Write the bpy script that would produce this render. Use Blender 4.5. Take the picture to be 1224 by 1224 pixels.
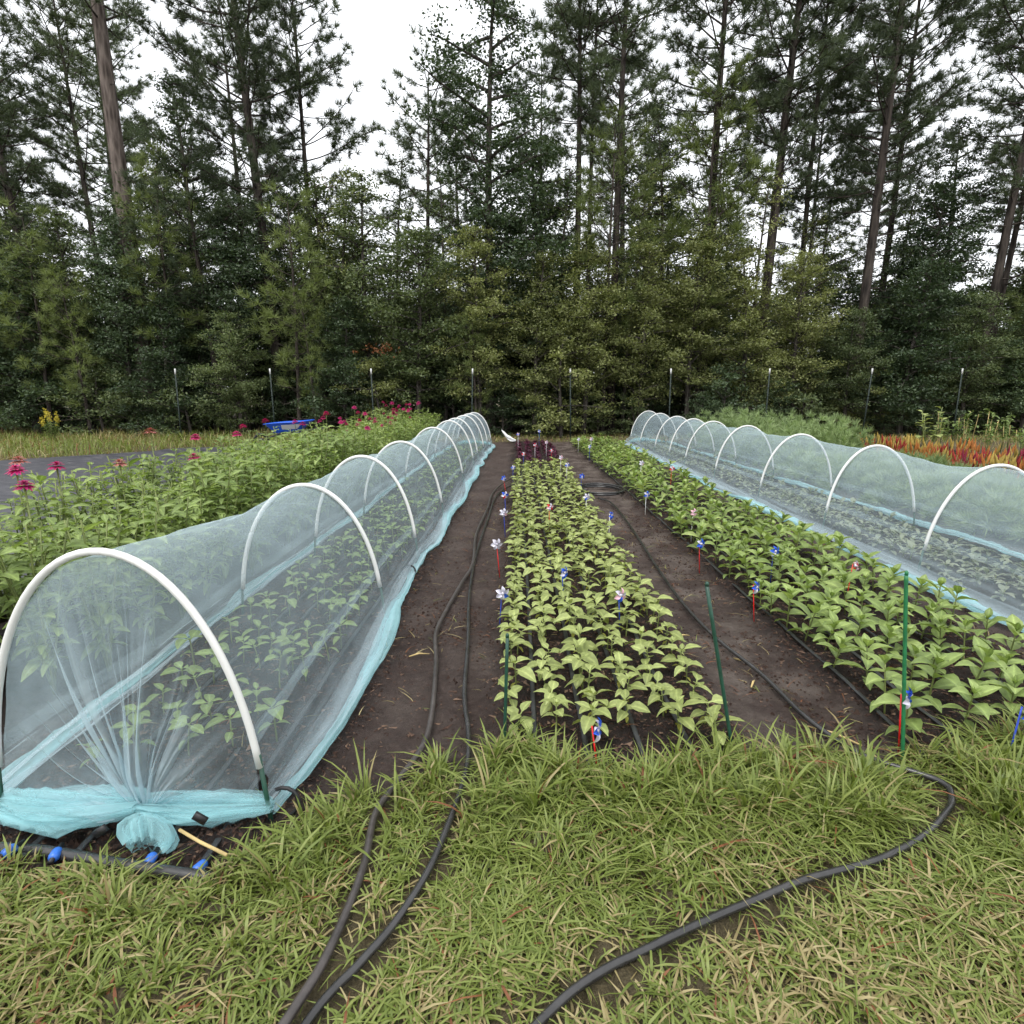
import bpy, math, random
import numpy as np
from mathutils import Vector, Matrix, Euler

R = math.radians
PI = math.pi
for o in list(bpy.data.objects):
    bpy.data.objects.remove(o)
sc = bpy.context.scene
COL = sc.collection

# ------------------------------------------------------------------ camera
cam_d = bpy.data.cameras.new('camera')
cam = bpy.data.objects.new('camera', cam_d)
COL.objects.link(cam)
cam_d.sensor_fit = 'HORIZONTAL'
cam_d.sensor_width = 36.0
cam_d.lens = 20.29
cam_d.clip_start = 0.02
cam_d.clip_end = 2000
cam.location = (0, 0, 1.5)
cam.rotation_euler = (R(90 - 11.8), 0, R(0.4))
sc.camera = cam

# ------------------------------------------------------------------ overcast sky + weak broad sun
SUN_EL, SUN_AZ = R(66), R(205)
world = bpy.data.worlds.new('World')
sc.world = world
world.use_nodes = True
wt = world.node_tree
wt.nodes.clear()
wo = wt.nodes.new('ShaderNodeOutputWorld')
bg = wt.nodes.new('ShaderNodeBackground')
sky = wt.nodes.new('ShaderNodeTexSky')
sky.sky_type = 'NISHITA'
sky.sun_disc = False
sky.sun_elevation = SUN_EL
sky.sun_rotation = SUN_AZ
sky.air_density = 1.0
sky.dust_density = 4.0
hs = wt.nodes.new('ShaderNodeHueSaturation')
hs.inputs['Saturation'].default_value = 0.10
mx = wt.nodes.new('ShaderNodeMix')
mx.data_type = 'RGBA'
mx.inputs[0].default_value = 0.82
mx.inputs[7].default_value = (8.3, 8.55, 8.9, 1)      # even cloud layer
wt.links.new(sky.outputs[0], hs.inputs['Color'])
wt.links.new(hs.outputs[0], mx.inputs[6])
wt.links.new(mx.outputs[2], bg.inputs[0])
bg.inputs[1].default_value = 0.12
wt.links.new(bg.outputs[0], wo.inputs[0])

sun_d = bpy.data.lights.new('sun', 'SUN')
sun = bpy.data.objects.new('sun', sun_d)
COL.objects.link(sun)
sun_d.energy = 1.3
sun_d.angle = R(28)
sun_d.color = (1.0, 0.97, 0.92)
# light comes from behind and left of the camera
sdir = Vector((math.sin(SUN_AZ) * math.cos(SUN_EL), math.cos(SUN_AZ) * math.cos(SUN_EL), math.sin(SUN_EL)))
sun.rotation_euler = sdir.to_track_quat('Z', 'Y').to_euler()
sun.location = (0, -5, 30)

vs = sc.view_settings
vs.view_transform = 'Standard'
vs.look = 'None'
vs.exposure = 0.88
vs.gamma = 1.0
sc.cycles.transparent_max_bounces = 32
sc.cycles.max_bounces = 6
sc.cycles.diffuse_bounces = 2
sc.cycles.use_adaptive_sampling = True
sc.cycles.adaptive_threshold = .025
sc.cycles.glossy_bounces = 2
sc.cycles.transmission_bounces = 4

# ------------------------------------------------------------------ helpers
rng = random.Random(11)
nr = np.random.RandomState(11)


class MB:
    """collects verts and faces, several materials"""
    def __init__(s):
        s.V = []; s.F = []; s.M = []; s.n = 0; s.A = []

    def add(s, V, F, m=0, a=None):
        V = np.asarray(V, dtype=np.float64).reshape(-1, 3)
        s.V.append(V)
        if not isinstance(F, (list, tuple)) or (len(F) and not isinstance(F[0], np.ndarray)):
            F = [np.asarray(F, dtype=np.int64)]
        for f in F:
            if len(f):
                s.F.append(f + s.n)
                if isinstance(m, np.ndarray):
                    s.M.append(m)
                else:
                    s.M.append(np.full(len(f), m))
        s.A.append(np.zeros(len(V)) if a is None else np.broadcast_to(a, (len(V),)).astype(float))
        s.n += len(V)
        return s

    def mesh(s, name, mats, smooth=True, attr=None):
        me = bpy.data.meshes.new(name)
        V = np.concatenate(s.V).astype(np.float32)
        me.vertices.add(len(V))
        me.vertices.foreach_set('co', V.ravel())
        tot = np.concatenate([np.full(len(f), f.shape[1]) for f in s.F])
        idx = np.concatenate([f.ravel() for f in s.F]).astype(np.int32)
        start = np.concatenate([[0], np.cumsum(tot)[:-1]]).astype(np.int32)
        me.loops.add(len(idx))
        me.loops.foreach_set('vertex_index', idx)
        me.polygons.add(len(tot))
        me.polygons.foreach_set('loop_start', start)
        me.polygons.foreach_set('material_index', np.concatenate(s.M).astype(np.int32))
        me.polygons.foreach_set('use_smooth', np.full(len(tot), smooth))
        for m in mats:
            me.materials.append(m)
        if attr:
            a = me.attributes.new(attr, 'FLOAT', 'POINT')
            a.data.foreach_set('value', np.concatenate(s.A).astype(np.float32))
        me.update(calc_edges=True)
        return me

    def obj(s, name, mats, parent=None, smooth=True, attr=None):
        if not isinstance(mats, (list, tuple)):
            mats = [mats]
        o = bpy.data.objects.new(name, s.mesh(name, mats, smooth, attr))
        COL.objects.link(o)
        if parent:
            o.parent = parent
        return o


def tag(o, label=None, cat=None, group=None, kind=None):
    if label: o['label'] = label
    if cat: o['category'] = cat
    if group: o['group'] = group
    if kind: o['kind'] = kind
    return o


def empty(name, loc=(0, 0, 0), rz=0.0, s=1.0):
    e = bpy.data.objects.new(name, None)
    e.empty_display_size = 0.1
    COL.objects.link(e)
    e.location = loc
    e.rotation_euler = (0, 0, rz)
    e.scale = (s, s, s)
    return e


def tube(P, r, n=8, cap=True):
    P = np.asarray(P, float)
    k = len(P)
    r = np.broadcast_to(np.asarray(r, float), (k,))
    T = np.gradient(P, axis=0)
    T /= np.linalg.norm(T, axis=1)[:, None] + 1e-9
    up = np.array([0, 0, 1.0]) if abs(T[0][2]) < 0.9 else np.array([1.0, 0, 0])
    N = np.cross(T[0], up); N /= np.linalg.norm(N)
    Ns = []
    for i in range(k):
        N = N - T[i] * N.dot(T[i])
        N /= np.linalg.norm(N) + 1e-9
        Ns.append(N)
    Ns = np.array(Ns)
    B = np.cross(T, Ns)
    a = np.linspace(0, 2 * PI, n, endpoint=False)
    V = P[:, None] + r[:, None, None] * (np.cos(a)[None, :, None] * Ns[:, None] + np.sin(a)[None, :, None] * B[:, None])
    V = V.reshape(-1, 3)
    i, j = np.meshgrid(np.arange(k - 1), np.arange(n), indexing='ij')
    q = np.stack([i * n + j, i * n + (j + 1) % n, (i + 1) * n + (j + 1) % n, (i + 1) * n + j], -1).reshape(-1, 4)
    F = [q]
    if cap:
        V = np.vstack([V, P[0], P[-1]])
        j = np.arange(n)
        F.append(np.concatenate([np.stack([(j + 1) % n, j, np.full(n, k * n)], 1),
                                 np.stack([(k - 1) * n + j, (k - 1) * n + (j + 1) % n, np.full(n, k * n + 1)], 1)]))
    return V, F


def smooth_line(P, m=8):
    """Catmull-Rom through the points"""
    P = np.asarray(P, float)
    Q = np.vstack([2 * P[0] - P[1], P, 2 * P[-1] - P[-2]])
    out = []
    t = np.linspace(0, 1, m, endpoint=False)[:, None]
    for i in range(1, len(Q) - 2):
        a, b, c, d = Q[i - 1:i + 3]
        out.append(.5 * (2 * b + (c - a) * t + (2 * a - 5 * b + 4 * c - d) * t ** 2 + (3 * b - a - 3 * c + d) * t ** 3))
    out.append(P[-1:])
    return np.vstack(out)


def box(x0, x1, y0, y1, z0, z1):
    V = [(x, y, z) for z in (z0, z1) for y in (y0, y1) for x in (x0, x1)]
    F = np.array([(0, 2, 3, 1), (4, 5, 7, 6), (0, 1, 5, 4), (2, 6, 7, 3), (0, 4, 6, 2), (1, 3, 7, 5)])
    return np.array(V, float), [F]


def gridfaces(ny, nx, wrap=False):
    i, j = np.meshgrid(np.arange(ny - 1), np.arange(nx if wrap else nx - 1), indexing='ij')
    return np.stack([i * nx + j, i * nx + (j + 1) % nx, (i + 1) * nx + (j + 1) % nx, (i + 1) * nx + j], -1).reshape(-1, 4)


class VN:
    def __init__(s, seed):
        s.g = np.random.RandomState(seed).rand(256, 256) * 2 - 1

    def __call__(s, x, y):
        x = np.asarray(x, float); y = np.asarray(y, float)
        xi = np.floor(x).astype(int); yi = np.floor(y).astype(int)
        u = x - xi; v = y - yi
        u = u * u * (3 - 2 * u); v = v * v * (3 - 2 * v)
        a = s.g[xi & 255, yi & 255]; b = s.g[(xi + 1) & 255, yi & 255]
        c = s.g[xi & 255, (yi + 1) & 255]; d = s.g[(xi + 1) & 255, (yi + 1) & 255]
        return (a * (1 - u) + b * u) * (1 - v) + (c * (1 - u) + d * u) * v


N1, N2, N3, N4 = VN(1), VN(2), VN(3), VN(4)


def sstep(a, b, x):
    t = np.clip((np.asarray(x, float) - a) / (b - a), 0, 1)
    return t * t * (3 - 2 * t)


# ------------------------------------------------------------------ materials
def node_mat(name):
    m = bpy.data.materials.new(name)
    m.use_nodes = True
    nt = m.node_tree
    b = nt.nodes['Principled BSDF']
    return m, nt, b, nt.nodes['Material Output']


def ramp(nt, cols, pos=None):
    r = nt.nodes.new('ShaderNodeValToRGB')
    e = r.color_ramp.elements
    k = len(cols)
    pos = pos or [i / max(1, k - 1) for i in range(k)]
    e[0].position = pos[0]; e[0].color = (*cols[0], 1)
    e[1].position = pos[-1]; e[1].color = (*cols[-1], 1)
    for i in range(1, k - 1):
        n = e.new(pos[i]); n.color = (*cols[i], 1)
    return r


def noise(nt, scale, detail=4, rough=.6, vec=None):
    n = nt.nodes.new('ShaderNodeTexNoise')
    n.inputs['Scale'].default_value = scale
    n.inputs['Detail'].default_value = detail
    n.inputs['Roughness'].default_value = rough
    if vec is not None:
        nt.links.new(vec, n.inputs['Vector'])
    return n


def bump(nt, b, h, strength=.4, dist=.01):
    bp = nt.nodes.new('ShaderNodeBump')
    bp.inputs['Strength'].default_value = strength
    bp.inputs['Distance'].default_value = dist
    nt.links.new(h, bp.inputs['Height'])
    nt.links.new(bp.outputs[0], b.inputs['Normal'])


def leaf_mat(name, cols, trans=.3, rough=.5, spec=.35, vary=.35, tcol=1.15, ribs=False):
    m, nt, b, out = node_mat(name)
    geo = nt.nodes.new('ShaderNodeNewGeometry')
    oi = nt.nodes.new('ShaderNodeObjectInfo')
    add = nt.nodes.new('ShaderNodeMath'); add.operation = 'MULTIPLY_ADD'
    nt.links.new(geo.outputs['Random Per Island'], add.inputs[0])
    add.inputs[1].default_value = .75
    ml = nt.nodes.new('ShaderNodeMath'); ml.operation = 'MULTIPLY'
    nt.links.new(oi.outputs['Random'], ml.inputs[0]); ml.inputs[1].default_value = .25
    nt.links.new(ml.outputs[0], add.inputs[2])
    r = ramp(nt, cols)
    nt.links.new(add.outputs[0], r.inputs[0])
    h = nt.nodes.new('ShaderNodeHueSaturation')
    mr = nt.nodes.new('ShaderNodeMapRange')
    nt.links.new(oi.outputs['Random'], mr.inputs[0])
    mr.inputs[3].default_value = 1 - vary / 2
    mr.inputs[4].default_value = 1 + vary / 2
    nt.links.new(mr.outputs[0], h.inputs['Value'])
    nt.links.new(r.outputs[0], h.inputs['Color'])
    b.inputs['Roughness'].default_value = rough
    b.inputs['Specular IOR Level'].default_value = spec
    if ribs:      # pale midrib and slightly uneven blade
        at = nt.nodes.new('ShaderNodeAttribute'); at.attribute_name = 'rib'
        pw = nt.nodes.new('ShaderNodeMath'); pw.operation = 'POWER'; pw.inputs[1].default_value = 5
        nt.links.new(at.outputs['Fac'], pw.inputs[0])
        tc = nt.nodes.new('ShaderNodeTexCoord')
        n = noise(nt, 45, 4, .6, tc.outputs['Object'])
        mr2 = nt.nodes.new('ShaderNodeMapRange'); nt.links.new(n.outputs[0], mr2.inputs[0])
        mr2.inputs[1].default_value = .3; mr2.inputs[2].default_value = .7; mr2.inputs[3].default_value = .72; mr2.inputs[4].default_value = 1.12
        a2 = nt.nodes.new('ShaderNodeMath'); a2.operation = 'MULTIPLY_ADD'; a2.inputs[1].default_value = .55
        nt.links.new(pw.outputs[0], a2.inputs[0]); nt.links.new(mr2.outputs[0], a2.inputs[2])
        h2 = nt.nodes.new('ShaderNodeHueSaturation')
        nt.links.new(a2.outputs[0], h2.inputs['Value']); nt.links.new(h.outputs[0], h2.inputs['Color'])
        h = h2
        bump(nt, b, n.outputs[0], .35, .004)
    nt.links.new(h.outputs[0], b.inputs['Base Color'])
    if trans > 0:
        tr = nt.nodes.new('ShaderNodeBsdfTranslucent')
        g = nt.nodes.new('ShaderNodeMix'); g.data_type = 'RGBA'; g.blend_type = 'MULTIPLY'
        g.inputs[0].default_value = 1
        g.inputs[7].default_value = (tcol * 1.05, tcol * 1.1, tcol * .6, 1)
        nt.links.new(h.outputs[0], g.inputs[6])
        nt.links.new(g.outputs[2], tr.inputs[0])
        ms = nt.nodes.new('ShaderNodeMixShader')
        ms.inputs[0].default_value = trans
        nt.links.new(b.outputs[0], ms.inputs[1])
        nt.links.new(tr.outputs[0], ms.inputs[2])
        nt.links.new(ms.outputs[0], out.inputs[0])
    return m


def plain(name, col, rough=.5, spec=.5, nscale=0, namt=.25, metallic=0, bumpy=0):
    m, nt, b, out = node_mat(name)
    b.inputs['Base Color'].default_value = (*col, 1)
    b.inputs['Roughness'].default_value = rough
    b.inputs['Specular IOR Level'].default_value = spec
    b.inputs['Metallic'].default_value = metallic
    if nscale:
        tc = nt.nodes.new('ShaderNodeTexCoord')
        n = noise(nt, nscale, 5, .65, tc.outputs['Object'])
        lo = tuple(c * (1 - namt) for c in col); hi = tuple(min(1, c * (1 + namt)) for c in col)
        r = ramp(nt, [lo, hi], [.3, .7])
        nt.links.new(n.outputs[0], r.inputs[0])
        nt.links.new(r.outputs[0], b.inputs['Base Color'])
        if bumpy:
            bump(nt, b, n.outputs[0], bumpy, .004)
    return m


def bark_mat(name, lo, hi, zs=.18):
    m, nt, b, out = node_mat(name)
    tc = nt.nodes.new('ShaderNodeTexCoord')
    mp = nt.nodes.new('ShaderNodeMapping')
    mp.inputs['Scale'].default_value = (1, 1, zs)
    nt.links.new(tc.outputs['Object'], mp.inputs[0])
    n = noise(nt, 14, 6, .7, mp.outputs[0])
    v = nt.nodes.new('ShaderNodeTexVoronoi'); v.inputs['Scale'].default_value = 9
    nt.links.new(mp.outputs[0], v.inputs['Vector'])
    mu = nt.nodes.new('ShaderNodeMath'); mu.operation = 'MULTIPLY'
    nt.links.new(n.outputs[0], mu.inputs[0]); nt.links.new(v.outputs['Distance'], mu.inputs[1])
    r = ramp(nt, [lo, hi], [.08, .4])
    nt.links.new(mu.outputs[0], r.inputs[0])
    nt.links.new(r.outputs[0], b.inputs['Base Color'])
    b.inputs['Roughness'].default_value = .9
    b.inputs['Specular IOR Level'].default_value = .15
    bump(nt, b, mu.outputs[0], .9, .06)
    return m


def net_mat(name, base, gain, col=(.62, .86, .90)):
    """woven insect net: open weave (transparent) plus threads; more thread where gathered or seen edge-on"""
    m, nt, b, out = node_mat(name)
    nt.nodes.remove(b)
    at = nt.nodes.new('ShaderNodeAttribute'); at.attribute_name = 'gather'
    tc = nt.nodes.new('ShaderNodeTexCoord')
    mp = nt.nodes.new('ShaderNodeMapping'); mp.inputs['Scale'].default_value = (2.2, .7, 2.2)
    mp.inputs['Rotation'].default_value = (.2, .5, .35)
    nt.links.new(tc.outputs['Object'], mp.inputs[0])
    n = noise(nt, 5, 6, .62, mp.outputs[0])
    lw = nt.nodes.new('ShaderNodeLayerWeight'); lw.inputs[0].default_value = .30
    m1 = nt.nodes.new('ShaderNodeMath'); m1.operation = 'MULTIPLY_ADD'
    nt.links.new(lw.outputs['Facing'], m1.inputs[0]); m1.inputs[1].default_value = .26; m1.inputs[2].default_value = base - .14
    m2 = nt.nodes.new('ShaderNodeMath'); m2.operation = 'MULTIPLY_ADD'
    nt.links.new(n.outputs[0], m2.inputs[0]); m2.inputs[1].default_value = .28; nt.links.new(m1.outputs[0], m2.inputs[2])
    m3 = nt.nodes.new('ShaderNodeMath'); m3.operation = 'MULTIPLY_ADD'; m3.use_clamp = True
    nt.links.new(at.outputs['Fac'], m3.inputs[0]); m3.inputs[1].default_value = gain; nt.links.new(m2.outputs[0], m3.inputs[2])
    mn = nt.nodes.new('ShaderNodeMath'); mn.operation = 'MINIMUM'; mn.inputs[1].default_value = .93
    nt.links.new(m3.outputs[0], mn.inputs[0])
    tp = nt.nodes.new('ShaderNodeBsdfTransparent')
    d = nt.nodes.new('ShaderNodeBsdfDiffuse'); d.inputs[0].default_value = (*col, 1)
    t = nt.nodes.new('ShaderNodeBsdfTranslucent'); t.inputs[0].default_value = (*col, 1)
    bp = nt.nodes.new('ShaderNodeBump'); bp.inputs['Strength'].default_value = .35; bp.inputs['Distance'].default_value = .03
    nt.links.new(n.outputs[0], bp.inputs['Height'])
    a = nt.nodes.new('ShaderNodeMixShader'); a.inputs[0].default_value = .38
    nt.links.new(d.outputs[0], a.inputs[1]); nt.links.new(t.outputs[0], a.inputs[2])
    f = nt.nodes.new('ShaderNodeMixShader')
    nt.links.new(mn.outputs[0], f.inputs[0]); nt.links.new(tp.outputs[0], f.inputs[1]); nt.links.new(a.outputs[0], f.inputs[2])
    nt.links.new(f.outputs[0], out.inputs[0])
    return m


def ground_mat():
    m, nt, b, out = node_mat('soil')
    L = nt.links.new
    tc = nt.nodes.new('ShaderNodeTexCoord')
    P = tc.outputs['Object']
    n1 = noise(nt, 2.2, 5, .6, P); n2 = noise(nt, 24, 6, .7, P); n3 = noise(nt, 130, 4, .7, P)
    soil = ramp(nt, [(.009, .005, .004), (.027, .0155, .0125), (.060, .037, .029)], [.3, .55, .8]); L(n2.outputs[0], soil.inputs[0])
    path = ramp(nt, [(.037, .023, .0185), (.069, .046, .038), (.125, .092, .077)], [.3, .55, .85]); L(n2.outputs[0], path.inputs[0])
    sand = ramp(nt, [(.12, .092, .078), (.20, .165, .14)], [.3, .75]); L(n2.outputs[0], sand.inputs[0])
    straw = ramp(nt, [(.05, .04, .02), (.12, .095, .048), (.21, .17, .095)], [.25, .5, .8]); L(n3.outputs[0], straw.inputs[0])

    def attr(nm):
        a = nt.nodes.new('ShaderNodeAttribute'); a.attribute_name = nm; return a.outputs['Fac']

    def mix(f, a, c):
        x = nt.nodes.new('ShaderNodeMix'); x.data_type = 'RGBA'
        L(f, x.inputs[0]); L(a, x.inputs[6]); L(c, x.inputs[7]); return x.outputs[2]
    c = mix(attr('path'), soil.outputs[0], path.outputs[0])
    sm = nt.nodes.new('ShaderNodeMapRange'); L(n1.outputs[0], sm.inputs[0]); sm.inputs[1].default_value = .52; sm.inputs[2].default_value = .68
    mu = nt.nodes.new('ShaderNodeMath'); mu.operation = 'MULTIPLY'; L(sm.outputs[0], mu.inputs[0]); L(attr('sand'), mu.inputs[1])
    sm.inputs[1].default_value = .44; sm.inputs[2].default_value = .62
    c = mix(mu.outputs[0], c, sand.outputs[0])
    c = mix(attr('grassy'), c, straw.outputs[0])
    L(c, b.inputs['Base Color'])
    rr_ = nt.nodes.new('ShaderNodeMapRange'); L(n1.outputs[0], rr_.inputs[0]); rr_.inputs[1].default_value = .35; rr_.inputs[2].default_value = .65; rr_.inputs[3].default_value = .58; rr_.inputs[4].default_value = .92
    L(rr_.outputs[0], b.inputs['Roughness'])
    b.inputs['Specular IOR Level'].default_value = .35
    s = nt.nodes.new('ShaderNodeMath'); s.operation = 'ADD'; L(n2.outputs[0], s.inputs[0]); L(n3.outputs[0], s.inputs[1])
    bump(nt, b, s.outputs[0], 1.0, .035)
    return m


def fabric_mat():
    m, nt, b, out = node_mat('woven_fabric')
    tc = nt.nodes.new('ShaderNodeTexCoord')
    w = nt.nodes.new('ShaderNodeTexWave'); w.inputs['Scale'].default_value = .55; w.inputs['Distortion'].default_value = .6
    w.bands_direction = 'X'
    nt.links.new(tc.outputs['Object'], w.inputs['Vector'])
    n = noise(nt, 6, 6, .7, tc.outputs['Object'])
    r = ramp(nt, [(.018, .018, .023), (.055, .055, .065), (.17, .155, .15)], [.3, .55, .78])
    w.inputs['Scale'].default_value = 1.1
    mpp = nt.nodes.new('ShaderNodeMapping'); mpp.inputs['Rotation'].default_value = (0, 0, .5)
    mpp.inputs['Scale'].default_value = (.5, 1.6, 1)
    nt.links.new(tc.outputs['Object'], mpp.inputs[0]); nt.links.new(mpp.outputs[0], n.inputs['Vector'])
    nt.links.new(n.outputs[0], r.inputs[0])
    nt.links.new(r.outputs[0], b.inputs['Base Color'])
    b.inputs['Roughness'].default_value = .55
    bump(nt, b, n.outputs[0], .5, .03)
    return m


def star_foil(name, a, c):
    m, nt, b, out = node_mat(name)
    tc = nt.nodes.new('ShaderNodeTexCoord')
    v = nt.nodes.new('ShaderNodeTexVoronoi'); v.inputs['Scale'].default_value = 62
    nt.links.new(tc.outputs['Object'], v.inputs['Vector'])
    r = ramp(nt, [c, a], [.28, .34]); nt.links.new(v.outputs['Distance'], r.inputs[0])
    nt.links.new(r.outputs[0], b.inputs['Base Color'])
    b.inputs['Roughness'].default_value = .3
    b.inputs['Metallic'].default_value = .3
    return m


M = {}
M['ground'] = ground_mat()
M['fabric'] = fabric_mat()
M['net'] = net_mat('insect_net', .145, .58, (.56, .69, .745))
M['net_dense'] = net_mat('gathered_net', .21, .50, (.46, .77, .81))
M['pvc'] = plain('white_pvc', (.68, .68, .66), .45, .4, 3, .06)
M['stake'] = plain('green_stake', (.012, .055, .035), .45, .5, 30, .3)
M['stake_light'] = plain('bright_green_stake', (.02, .16, .06), .45, .5, 30, .2)
M['post'] = plain('post_green', (.010, .020, .015), .6, .4, 12, .4)
M['white_tip'] = plain('white_tip', (.55, .55, .54), .5, .4)
M['hose'] = plain('poly_hose', (.026, .025, .025), .26, .6, 9, .5)
M['hose_dusty'] = plain('dusty_hose', (.048, .041, .038), .36, .5, 14, .5)
M['tape'] = plain('drip_tape', (.030, .031, .033), .5, .4, 14, .4)
M['black'] = plain('black_rubber', (.012, .012, .013), .5, .4)
M['blue_fit'] = plain('blue_fitting', (.03, .13, .50), .35, .5)
M['leaf_sun'] = leaf_mat('sunflower_leaf', [(.19, .235, .065), (.27, .315, .105), (.34, .38, .155)], .28, .5, ribs=True)
M['leaf_coty'] = leaf_mat('cotyledon', [(.24, .24, .035), (.30, .30, .06)], .3, .5)
M['stem'] = leaf_mat('green_stem', [(.11, .15, .04), (.17, .19, .06)], 0, .5)
M['leaf_zin'] = leaf_mat('zinnia_leaf', [(.135, .205, .05), (.21, .285, .085), (.295, .35, .125)], .30, .45, ribs=True)
M['leaf_zin_big'] = leaf_mat('zinnia_bush_leaf', [(.115, .18, .04), (.19, .26, .075), (.28, .34, .12)], .32, .45, ribs=True)
M['leaf_tun'] = leaf_mat('covered_leaf', [(.14, .20, .06), (.20, .27, .09)], .3, .5, ribs=True)
M['leaf_grey'] = leaf_mat('grey_seedling_leaf', [(.17, .20, .13), (.24, .26, .18)], .25, .5)
M['leaf_purple'] = leaf_mat('purple_leaf', [(.035, .008, .018), (.09, .02, .045)], .2, .45)
M['feather'] = leaf_mat('feathery_leaf', [(.16, .23, .095), (.235, .315, .135), (.31, .375, .19)], .3, .6)
M['grass_green'] = leaf_mat('grass_green', [(.09, .132, .022), (.165, .208, .045), (.25, .285, .085)], .32, .45, vary=0)
M['grass_dry'] = leaf_mat('grass_dry', [(.17, .13, .055), (.29, .24, .11), (.38, .32, .17)], .25, .6, vary=0)
M['grass_red'] = leaf_mat('grass_red', [(.14, .045, .02), (.22, .09, .035)], .25, .6, vary=0)
M['chip'] = leaf_mat('mulch_chip', [(.020, .011, .009), (.06, .035, .026), (.15, .10, .07)], 0, .85, .15, vary=0)
M['clod'] = leaf_mat('soil_clod', [(.018, .011, .009), (.038, .024, .019), (.066, .044, .035)], 0, .95, .1, vary=0)
M['straw'] = plain('straw', (.45, .34, .15), .6, .3, 20, .2)
M['pine_needle'] = leaf_mat('pine_needle', [(.045, .064, .038), (.078, .104, .056), (.125, .155, .082)], .22, .55, .3, vary=.3)
M['young_needle'] = leaf_mat('young_pine_needle', [(.10, .132, .044), (.155, .195, .062), (.21, .25, .095)], .25, .55, .3, vary=.3)
M['leaf_dark'] = leaf_mat('dark_leaf', [(.036, .062, .030), (.064, .098, .046), (.115, .152, .078)], .25, .42, .4, vary=.35)
M['leaf_oak'] = leaf_mat('oak_leaf', [(.10, .122, .042), (.185, .21, .072), (.28, .29, .13)], .28, .5, .35, vary=.35)
M['leaf_mid'] = leaf_mat('mid_leaf', [(.056, .084, .034), (.105, .140, .055), (.18, .21, .095)], .27, .48, .35, vary=.35)
M['leaf_dead'] = leaf_mat('dead_leaf', [(.20, .07, .025), (.30, .13, .05)], .2, .7)
M['bark_pine'] = bark_mat('pine_bark', (.024, .020, .018), (.085, .070, .060))
M['bark_pale'] = bark_mat('pale_pine_bark', (.055, .043, .037), (.19, .155, .135))
M['bark'] = bark_mat('tree_bark', (.03, .026, .022), (.105, .092, .08))
M['magenta'] = leaf_mat('magenta_petal', [(.30, .008, .09), (.44, .02, .16), (.40, .03, .08)], .25, .55)
M['pinkp'] = leaf_mat('pink_petal', [(.34, .09, .10), (.42, .17, .15)], .25, .55)
M['flower_core'] = plain('flower_core', (.35, .16, .02), .8)
M['yellow'] = leaf_mat('yellow_petal', [(.42, .34, .03), (.50, .42, .07)], .25, .6)
for k, c in {'red': [(.26, .025, .02), (.36, .05, .03)], 'orange': [(.36, .12, .025), (.42, .18, .04)],
             'gold': [(.34, .24, .05), (.40, .30, .08)], 'crimson': [(.20, .012, .035), (.28, .02, .05)]}.items():
    M['plume_' + k] = leaf_mat('plume_' + k, c, .2, .7)
M['foil_blue'] = star_foil('foil_blue_stars', (.02, .10, .62), (.004, .015, .14))
M['foil_white'] = plain('foil_white', (.54, .52, .60), .25, .6, metallic=.25)
M['foil_red'] = plain('foil_red', (.55, .015, .02), .3, .5, metallic=.15)
M['foil_pink'] = plain('foil_pink', (.70, .42, .48), .3, .5, metallic=.15)
M['stick_red'] = plain('stick_red', (.60, .012, .012), .35, .5)
M['stick_blue'] = plain('stick_blue', (.012, .05, .42), .35, .5)
M['stick_white'] = plain('stick_white', (.75, .75, .75), .35, .5)
M['blue_paint'] = plain('blue_paint', (.012, .09, .52), .35, .5, 4, .15)
M['steel'] = plain('dark_steel', (.03, .03, .032), .4, .5)
M['white_cloth'] = plain('white_cloth', (.70, .70, .70), .8, .2, 8, .1)

# ------------------------------------------------------------------ ground
EX = [-6, -3, -1.75, -1.2, -.92, -.82, -.6, -.3, 0, .4, .8, 1.3, 1.6, 2.2, 4, 8]
EY = [1.5, 1.5, 1.53, 1.46, 1.5, 1.74, 1.93, 2.03, 2.14, 2.02, 2.09, 2.1, 2.06, 2.16, 2.1, 2.1]
BEDS = [(-3.35, -2.1), (-1.98, -.72), (-.12, .95), (1.60, 2.88), (3.15, 4.65), (5.0, 6.6), (7.2, 8.9), (9.6, 11.5)]


def grass_edge(x):
    return np.interp(x, EX, EY)


def bed_mask(x):
    r = 0
    for a, b in BEDS:
        r = np.maximum(r, sstep(a - .08, a + .10, x) * (1 - sstep(b - .10, b + .08, x)))
    return r


def zones(x, y):
    x = np.asarray(x, float); y = np.asarray(y, float)
    wob = .10 * N1(x * 3.1, y * 3.1) + .06 * N2(x * 9, y * 9)
    near = 1 - sstep(-.10, .10, y + wob - grass_edge(x))
    far = sstep(17.3, 17.9, y + wob * 2)
    left = sstep(3.4, 3.9, -x) * sstep(-.4, .6, y - 1)
    right = sstep(11.4, 12.2, x + wob)
    g = np.clip(near + far + left + right, 0, 1)
    bed = bed_mask(x + wob * .7)
    path = (1 - bed) * (1 - g)
    return g, bed, path


def gz(x, y):
    x = np.asarray(x, float); y = np.asarray(y, float)
    g, bed, path = zones(x, y)
    near = 1 - sstep(22, 40, np.abs(x) + np.abs(y - 8))
    rough = (bed * 1.15 + path * .62 + g * .5)
    z = .012 * N1(x * 1.3, y * 1.3) + .022 * bed - .014 * path + .002 * g
    z = z + rough * (.018 * N2(x * 6, y * 6) + .014 * N3(x * 15, y * 15) + .010 * N4(x * 33, y * 33))
    return z * near


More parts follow.
